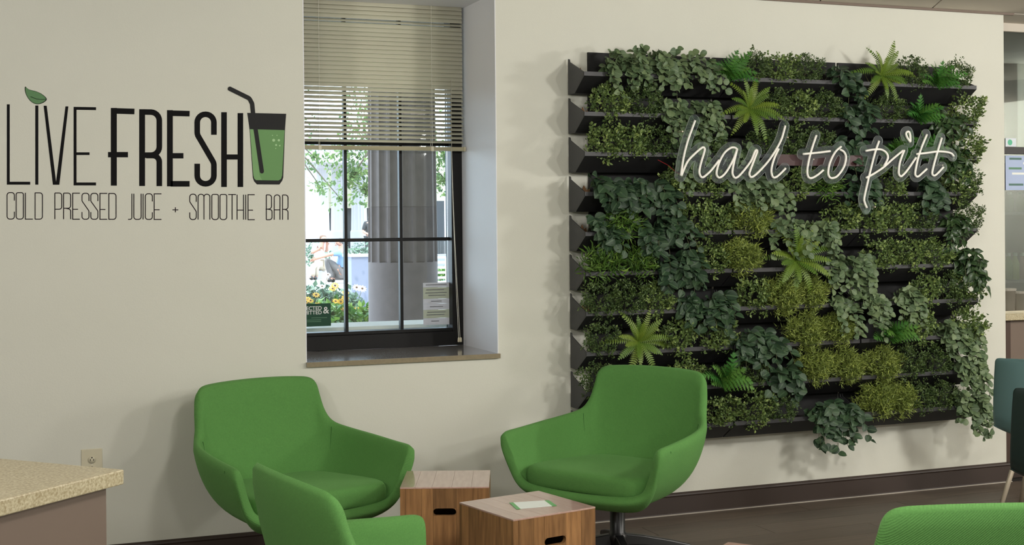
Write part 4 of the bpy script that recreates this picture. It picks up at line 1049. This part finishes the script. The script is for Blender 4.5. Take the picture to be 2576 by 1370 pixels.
wa, wb = W(700, 500, 68), W(1160, 522, 68)
MB().box((wa[0] - a0[0], 7, wb[2] - GZ), (wb[0] - a0[0], 7.5, wa[2] - GZ + 3)).build('wall', mat('beige_far_wall', (150, 145, 128), rough=.9), ent)
MB().box((wa[0] - a0[0], 7.2, 0), (wb[0] - a0[0], 7.6, wb[2] - GZ)).build('dark_wall', mat('dark_far_wall', (40, 42, 46), rough=.9), ent)

# exterior foliage
def leafcloud(name, m, count, cen, rad, ls, lw, seed, par, hollow=.3):
    rg = random.Random(seed); vs = []; fs = []; tint = []
    for c in range(count):
        d = rdir(rg); r = rg.uniform(hollow, 1) ; p = Vector((cen[0] + d.x * rad[0] * r, cen[1] + d.y * rad[1] * r, cen[2] + d.z * rad[2] * r))
        w_ = (rdir(rg) + Vector((0, -.2, -.3))).normalized(); l = ls * rg.uniform(.6, 1.3); s = w_.cross(rdir(rg)).normalized() * (l * lw * .5); nn = w_.cross(s).normalized() * (l * .12); n = len(vs)
        vs += [p, p + w_ * l * .5 + s + nn, p + w_ * l, p + w_ * l * .5 - s + nn]; fs += [(n, n + 1, n + 2), (n, n + 2, n + 3)]; t = rg.random(); tint += [t, t]
    o = MB().add([tuple(v) for v in vs], fs).build(name, m, par, tint=tint); o['kind'] = 'stuff'; return o
TREE = mat('tree_leaf', (92, 118, 66), rough=.5, attr='tint', var=.4, hue=.03, trans=.35)
BARK = mat('tree_bark', (110, 100, 88), rough=.9)
def tree(label, px, py, Y, rx, rz, count, seed, ls, extra=()):
    c = W(px, py, Y); g = thing('courtyard_tree', label, 'tree', (c[0], Y, GZ), 0, 'trees in the courtyard')
    cen = (0, 0, c[2] - GZ); leafcloud('crown', TREE, count, cen, (rx, rx * .8, rz), ls, .55, seed, g)
    MB().tube([(0, 0, 0), (.05, 0, cen[2] * .5), (0, 0, cen[2])], [.11, .09, .06], 10).build('trunk', BARK, g, True)
    for k, (ex, ey, n_) in enumerate(extra):
        e = W(ex, ey, Y); ec = (e[0] - c[0], -.2, e[2] - GZ)
        MB().tube([(0, 0, cen[2]), (ec[0] * .5, -.1, (cen[2] + ec[2]) / 2 + .1), ec], [.03, .02, .008], 6).build('branch', BARK, g, True)
        leafcloud('branch_leaves', TREE, n_, ec, (.42, .3, .28), ls, .55, seed + 5 + k, g, 0)
tree('leafy tree rising behind the big grey column', 985, 330, 14, .86, 1.18, 2600, 1, .085, ((880, 440, 260), (915, 480, 160), (860, 380, 160), (1112, 455, 240), (1115, 395, 200)))
tree('pale leafy tree hanging over the far columns at the left', 690, 330, 19, .9, 1.5, 800, 2, .10, ((790, 400, 90), (800, 470, 70), (850, 500, 60)))
BED = mat('bed_leaf', (86, 124, 54), rough=.4, attr='tint', var=.45, hue=.04, trans=.25)
BEDB = mat('bed_leaf_blue', (98, 122, 104), rough=.4, attr='tint', var=.4, hue=.04, trans=.25)
YEL = mat('yellow_petal', (206, 150, 24), rough=.5, trans=.2); EYE = mat('brown_eye', (90, 60, 30), rough=.7); WPET = mat('white_petal', (236, 232, 240), rough=.6, trans=.2)
def daisy(m):
    mb = MB()
    for k in range(10):
        a = 2 * PI * k / 10; d = Vector((math.cos(a), math.sin(a), 0)); q = Vector((-d.y, d.x, 0))
        mb.add([d * .008, d * .026 + q * .008, d * .044 + Vector((0, 0, -.004)), d * .026 - q * .008], [(0, 1, 2, 3)])
    return mb.mesh('flower', m)
dz = {'y': daisy(YEL), 'w': daisy(WPET)}; eye_me = MB().lathe([(.011, 0), (.008, .008), (0, .010)], 8).mesh('flower_eye', EYE)
SPOT = [(778, 800, 6.2, 'y', 'yellow-flowered plant at the left end of the bed'), (803, 770, 6.8, 'y', 'yellow-flowered plant second from the left in the bed'), (832, 790, 6.3, 'y', 'yellow-flowered plant left of the first window bar'),
        (858, 775, 6.9, 'y', 'yellow-flowered plant right behind the first window bar'), (890, 800, 6.3, 'y', 'leafy plant with few yellow flowers right of the bar'), (915, 790, 6.8, 'y', 'leafy flowering plant next to the grey column'),
        (785, 735, 8.2, 'w', 'pale-flowered plant at the back left of the bed'), (830, 735, 8.0, 'w', 'pale-flowered plant at the middle back of the bed'), (875, 745, 7.9, 'w', 'pale-flowered plant at the back right of the bed'), (812, 820, 5.9, 'y', 'low leafy plant at the front of the bed')]
rg = random.Random(5)
bedA, bedB = W(700, 800, 6.5), W(1010, 800, 6.5)
bed = MB().box((0, -.9, 0), (bedB[0] - bedA[0], 2.1, .2)).build('planting_bed', mat('bed_soil', (92, 80, 66), rough=.95, bump=.4, bscale=30)); bed.location = (bedA[0], 6.4, GZ); tag(bed, 'raised soil bed under the flowers outside the window', 'bed')
for px, py, Y, fk, lb in SPOT:
    c = W(px, py, Y); g = thing('flowering_plant', lb, 'plant', (c[0], Y, GZ + .2), 0, 'flowering plants outside the window'); h_ = c[2] - GZ - .2
    leafcloud('foliage', BED if fk == 'y' else BEDB, 620, (0, 0, h_ * .62), (.17, .17, max(.2, h_ * .62)), .085, .55, px, g, .2)
    MB().tube([(0, 0, 0), (.01, 0, h_)], .006, 5).build('stem', STEMM, g)
    for k in range(rg.randint(2, 4) if fk == 'y' else 2):
        p = Vector((rg.uniform(-.17, .17), rg.uniform(-.2, .02), h_ * 1.15 + rg.uniform(.0, .16)))
        f = inst(dz[fk], 'flower', g, Matrix.Translation(p) @ Matrix.Rotation(rg.uniform(.5, 1.2), 4, 'X') @ Matrix.Scale(rg.uniform(.8, 1.2), 4)); inst(eye_me, 'flower_eye', f)
        MB().tube([(p.x * .4, p.y * .4, h_ * .5), (p.x, p.y + .002, p.z - .003)], .0025, 4).build('flower_stem', STEMM, g)
# pedestal block
pa, pb = W(884, 640, 15), W(930, 735, 15)
pd = thing('stone_block', 'lavender grey stone block with white top beside the column', 'block', (pa[0], 15, GZ))
MB().box((0, 0, 0), (pb[0] - pa[0] + .12, .5, pa[2] - GZ - .04)).build('body', mat('lavender_block', (126, 130, 150), rough=.8), pd); MB().box((-.02, -.02, pa[2] - GZ - .04), (pb[0] - pa[0] + .14, .52, pa[2] - GZ)).build('cap', WST, pd)
for i, (px, py, lb) in enumerate(((790, 628, 'low green shrub behind the crouching person'), (910, 628, 'low green shrub behind the stone block'))):
    c = W(px, py, 30); g = thing('low_shrub', lb, 'shrub', (c[0], 30, GZ), 0, 'low shrubs in the courtyard'); leafcloud('foliage', BEDB, 500, (0, 0, c[2] - GZ - .1), (.5, .3, .35), .10, .5, 70 + i, g, .3)
    MB().tube([(0, 0, 0), (0, 0, c[2] - GZ)], .02, 6).build('stem', BARK, g)
# right strip: dark wall, white post, fence, low wall, chair, table
def ext_box(name, label, cat_, x0, y0, x1, y1, Y, m, dp=.2, toground=False):
    a, b = W(x0, y0, Y), W(x1, y1, Y); zb = GZ if toground else b[2]
    o = MB().box((0, 0, 0), (b[0] - a[0], dp, a[2] - zb)).build(name, m, bevel=.01); o.location = (a[0], Y, zb); return tag(o, label, cat_)
ext_box('garden_wall', 'dark grey wall seen right of the grey column', 'wall', 1090, 505, 1142, 612, 32, mat('dark_grey_wall', (46, 49, 54), rough=.9), .3, True)
ext_box('white_post', 'slim white post at the right edge of the window view', 'post', 1123, 480, 1134, 640, 26, WST, .2, True)
fa, fb = W(1085, 604, 24), W(1145, 642, 24)
fn = thing('railing', 'black metal railing right of the grey column', 'railing', (fa[0], 24, GZ)); Lf = fb[0] - fa[0]
for z in (fa[2] - GZ, fb[2] - GZ): MB().box((0, -.02, z - .02), (Lf, .02, z + .02)).build('rail', BLACKM, fn)
for k in range(16): MB().box((Lf * k / 15 - .012, -.012, 0), (Lf * k / 15 + .012, .012, fa[2] - GZ)).build('bar', BLACKM, fn)
ext_box('low_wall', 'pale grey low wall below the black railing', 'wall', 1080, 640, 1145, 712, 22, mat('pale_grey_wall', (128, 132, 142), rough=.9), .3, True)
c = W(1108, 688, 18); g = thing('low_shrub', 'low green shrub in front of the pale low wall', 'shrub', (c[0], 18, GZ), 0, 'low shrubs in the courtyard'); leafcloud('foliage', BED, 260, (0, 0, c[2] - GZ), (.22, .15, .12), .08, .5, 91, g, .2); MB().tube([(0, 0, 0), (0, 0, c[2] - GZ)], .015, 6).build('stem', BARK, g)
WM = mat('white_metal', (232, 236, 240), rough=.4)
c = W(1106, 646, 11.5); e = W(1118, 646, 11.5); hw = (e[0] - c[0]) * 1.25; zt = c[2] - GZ
g = thing('garden_chair', 'white slatted metal garden chair right of the grey column', 'chair', (c[0], 11.5, GZ), math.radians(-12))
zs_ = zt * .52
for s in (-1, 1):
    MB().tube([(s * hw, 0, zt), (s * hw, -.04, zs_), (s * hw, .06, 0)], .012, 8).build('back_leg', WM, g, True); MB().tube([(s * hw, -.30, zs_), (s * hw, -.34, 0)], .012, 8).build('front_leg', WM, g, True)
    MB().tube([(s * hw, -.04, zs_), (s * hw, -.30, zs_)], .012, 8).build('seat_rail', WM, g, True)
for k in range(6): MB().box((-hw, -.012 - .03 * k / 6, zt - .02 - k * .07), (hw, 0 - .03 * k / 6, zt + .012 - k * .07)).build('back_slat', WM, g)
for k in range(5): MB().box((-hw, -.30 + k * .055, zs_ - .005), (hw, -.265 + k * .055, zs_ + .006)).build('seat_slat', WM, g)
c = W(1110, 708, 9.8)
g = thing('garden_table', 'white round metal table in front of the garden chair', 'table', (c[0], 9.8, GZ))
MB().lathe([(0, c[2] - GZ - .02), (.16, c[2] - GZ - .02), (.16, c[2] - GZ), (0, c[2] - GZ)], 28).build('table_top', WM, g); MB().tube([(0, 0, 0), (0, 0, c[2] - GZ - .02)], .02, 10).build('pedestal', WM, g); MB().lathe([(.12, 0), (.12, .012), (0, .03)], 20).build('foot', WM, g)

# ------------------------------------------------------------------ people in the courtyard
def skin_mesh(name, J, E_, R, m, parent, root):
    names = list(J); me = bpy.data.meshes.new(name); me.from_pydata([tuple(J[n]) for n in names], [(names.index(a), names.index(b)) for a, b in E_], [])
    o = bpy.data.objects.new(name, me); COL.objects.link(o); md = o.modifiers.new('skin', 'SKIN'); md.use_smooth_shade = True
    for i, n in enumerate(names):
        sv = me.skin_vertices[0].data[i]; sv.radius = (R[n], R[n]); sv.use_root = (n == root)
    o.modifiers.new('sub', 'SUBSURF').levels = 1
    bake(o); o.data.materials.clear(); o.data.materials.append(m); o.parent = parent
    return o
SKIN = mat('skin', (170, 122, 104), rough=.6)
def person(label, J, cols, loc, face):
    dz_ = min(J['toe_l'][2], J['toe_r'][2]) - .05; J = {k: Vector(v) - Vector((0, 0, dz_)) for k, v in J.items()}
    # J: joints relative to loc; cols: shirt, trousers, hair
    g = thing('person', label, 'person', loc)
    V_ = {k: Vector(v) for k, v in J.items()}
    f = Vector(face).normalized(); side = f.cross(Vector((0, 0, 1))).normalized(); up = side.cross(f).normalized()
    hd = V_['head']; V_['chin'] = hd + f * .045 - up * .07; V_['crown'] = hd + up * .05 - f * .02
    R = dict(pelvis=.13, waist=.115, chest=.13, neck=.055, head=.095, chin=.055, crown=.085)
    for s in 'lr':
        R.update({'shoulder_' + s: .07, 'elbow_' + s: .045, 'wrist_' + s: .032, 'palm_' + s: .036, 'hip_' + s: .095, 'knee_' + s: .065, 'ankle_' + s: .045, 'toe_' + s: .04})
        w_ = V_['wrist_' + s]; d = (w_ - V_['elbow_' + s]).normalized(); V_['palm_' + s] = w_ + d * .06
    E_ = [('pelvis', 'waist'), ('waist', 'chest'), ('chest', 'neck'), ('neck', 'head'), ('head', 'chin'), ('head', 'crown')]
    for s in 'lr': E_ += [('chest', 'shoulder_' + s), ('shoulder_' + s, 'elbow_' + s), ('elbow_' + s, 'wrist_' + s), ('wrist_' + s, 'palm_' + s), ('pelvis', 'hip_' + s), ('hip_' + s, 'knee_' + s), ('knee_' + s, 'ankle_' + s), ('ankle_' + s, 'toe_' + s)]
    for s in 'lr':
        d = (V_['palm_' + s] - V_['wrist_' + s]).normalized(); q = d.cross(Vector((.3, .8, .4))).normalized(); n_ = d.cross(q)
        for k, (off, ln_) in enumerate(((-.026, .065), (-.009, .078), (.009, .074), (.026, .058))):
            a, b, c_ = 'f%d%sa' % (k, s), 'f%d%sb' % (k, s), 'f%d%sc' % (k, s); p = V_['palm_' + s] + q * off
            V_[a] = p + d * .03; V_[b] = p + d * (.03 + ln_ * .5) + n_ * .008; V_[c_] = p + d * (.03 + ln_ * .9) + n_ * .028
            for t in (a, b, c_): R[t] = .0095
            E_ += [('palm_' + s, a), (a, b), (b, c_)]
        a, b = 't%sa' % s, 't%sb' % s; V_[a] = V_['wrist_' + s] + d * .035 - q * .045; V_[b] = V_[a] + d * .045 - q * .012
        R[a] = R[b] = .0105; E_ += [('wrist_' + s, a), (a, b)]
    skin_mesh('body', V_, E_, R, SKIN, g, 'pelvis')
    sub = lambda ks: {k: V_[k] for k in ks}
    sh = {k: V_[k] for k in ('pelvis', 'waist', 'chest', 'shoulder_l', 'shoulder_r')}; Rs = dict(pelvis=.155, waist=.145, chest=.155, shoulder_l=.088, shoulder_r=.088); Es = [('pelvis', 'waist'), ('waist', 'chest')]
    for s in 'lr':
        sh['sl_' + s] = V_['shoulder_' + s].lerp(V_['elbow_' + s], .9); Rs['sl_' + s] = .062; Es += [('chest', 'shoulder_' + s), ('shoulder_' + s, 'sl_' + s)]
    skin_mesh('shirt', sh, Es, Rs, cols[0], g, 'waist')
    tr_ = {'pelvis': V_['pelvis']}; Rt = dict(pelvis=.15); Et = []
    for s in 'lr':
        for k, r in (('hip_', .115), ('knee_', .085), ('ankle_', .062)): tr_[k + s] = V_[k + s]; Rt[k + s] = r
        Et += [('pelvis', 'hip_' + s), ('hip_' + s, 'knee_' + s), ('knee_' + s, 'ankle_' + s)]
        vs_sh = {'a': V_['ankle_' + s] - Vector((0, 0, .02)), 'b': V_['toe_' + s]}; skin_mesh('shoe', vs_sh, [('a', 'b')], dict(a=.058, b=.05), BLACKM, g, 'a')
    skin_mesh('trousers', tr_, Et, Rt, cols[1], g, 'pelvis')
    hr = {'top': hd + up * .075 - f * .02, 'back': hd - f * .065 + up * .01, 'nape': hd - f * .06 - up * .10, 'sl': hd + side * .075 - f * .02 - up * .04, 'sr': hd - side * .075 - f * .02 - up * .04}
    skin_mesh('hair', hr, [('top', 'back'), ('back', 'nape'), ('back', 'sl'), ('back', 'sr')], dict(top=.085, back=.085, nape=.06, sl=.05, sr=.05), cols[2], g, 'back')
    fc = MB()
    for s in (-1, 1): fc.lathe([(0, -.01), (.01, 0), (0, .01)], 8, tuple(hd + f * .088 + side * (.034 * s) + up * .0))
    fc.build('eyes', SLOT, g); MB().lathe([(.018, -.03), (.012, 0), (.004, .02)], 8, tuple(hd + f * .105 - up * .02)).build('nose', SKIN, g, True)
    ms = MB().box((-.022, -.004, -.005), (.022, .004, .005)).build('mouth', mat('lips', (180, 96, 92), rough=.6), g); ms.location = hd + f * .098 - up * .06; ms.rotation_euler = (0, 0, math.atan2(side.y, side.x))
    return g
def jp(x, y, Y, loc): p = Vector(W(760 + x / 4.566, 560 + y / 4.566, Y)); return p - Vector(loc)
LBL = mat('pale_blue_shirt', (112, 138, 170), rough=.8); GTR = mat('grey_trousers', (92, 87, 87), rough=.85); GHR = mat('grey_hair', (78, 74, 74), rough=.6)
Y1 = 24.0; L1 = Vector(W(760 + 400 / 4.566, 560 + 610 / 4.566, Y1)); L1.z = GZ
q = lambda x, y, dy=0: jp(x, y, Y1 + dy, L1)
J1 = dict(pelvis=q(455, 510), waist=q(470, 430), chest=q(470, 320), neck=q(445, 235), head=q(420, 160), shoulder_l=q(455, 285, -.2), shoulder_r=q(480, 285, .2), elbow_l=q(320, 305, -.3), wrist_l=q(160, 355, -.32), elbow_r=q(420, 400, .3), wrist_r=q(330, 420, .22),
          hip_l=q(450, 525, -.12), hip_r=q(460, 525, .12), knee_l=q(275, 355, -.14), knee_r=q(330, 380, .2), ankle_l=q(340, 585, -.14), ankle_r=q(380, 590, .2), toe_l=q(285, 607, -.16), toe_r=q(325, 610, .2))
person('grey-haired person in pale blue shirt crouching and reaching left beyond the flowers', J1, (LBL, GTR, GHR), L1, (-.85, -.35, -.35))
Y2 = 26.5; L2 = Vector(W(760 + 190 / 4.566, 560 + 560 / 4.566, Y2)); L2.z = GZ
q = lambda x, y, dy=0: jp(x, y, Y2 + dy, L2)
WSH = mat('white_top', (240, 238, 236), rough=.8); BHR = mat('light_brown_hair', (104, 76, 58), rough=.6); TAN = mat('tan_trousers', (170, 156, 140), rough=.85)
J2 = dict(pelvis=q(200, 400), waist=q(195, 330), chest=q(190, 225), neck=q(225, 165), head=q(250, 98), shoulder_l=q(160, 200, -.2), shoulder_r=q(225, 200, .2), elbow_l=q(110, 270, -.3), wrist_l=q(180, 230, -.42), elbow_r=q(285, 250, .1), wrist_r=q(285, 170, -.14),
          hip_l=q(190, 410, -.12), hip_r=q(215, 410, .12), knee_l=q(120, 420, -.45), knee_r=q(160, 420, -.35), ankle_l=q(125, 545, -.45), ankle_r=q(165, 545, -.35), toe_l=q(90, 555, -.55), toe_r=q(130, 555, -.45))
person('brown-haired person in white top seated behind the crouching person', J2, (WSH, TAN, BHR), L2, (.3, -.9, -.2))
s_ = MB().box((-.3, -.2, 0), (.3, .25, .22)).build('bench_block', WST); s_.location = (L2.x + .1, Y2 + .05, GZ); tag(s_, 'white stone bench block under the seated person', 'bench')
Y3 = 33.0; c = W(933, 600, Y3); L3 = Vector((c[0], Y3, GZ)); BLT = mat('black_top', (36, 36, 40), rough=.8)
J3 = dict(pelvis=(0, 0, .92), waist=(0, 0, 1.05), chest=(0, 0, 1.28), neck=(0, 0, 1.44), head=(0, -.01, 1.56), shoulder_l=(-.17, 0, 1.38), shoulder_r=(.17, 0, 1.38), elbow_l=(-.25, -.05, 1.12), wrist_l=(-.12, -.26, 1.05), elbow_r=(.24, 0, 1.1), wrist_r=(.25, -.06, .86),
          hip_l=(-.1, 0, .88), hip_r=(.1, 0, .88), knee_l=(-.11, -.03, .48), knee_r=(.1, -.02, .48), ankle_l=(-.12, 0, .08), ankle_r=(.11, 0, .08), toe_l=(-.14, -.14, .05), toe_r=(.12, -.14, .05))
person('person in black top standing half hidden beside the grey column', J3, (BLT, BLT, GHR), L3, (-.4, -.9, 0))
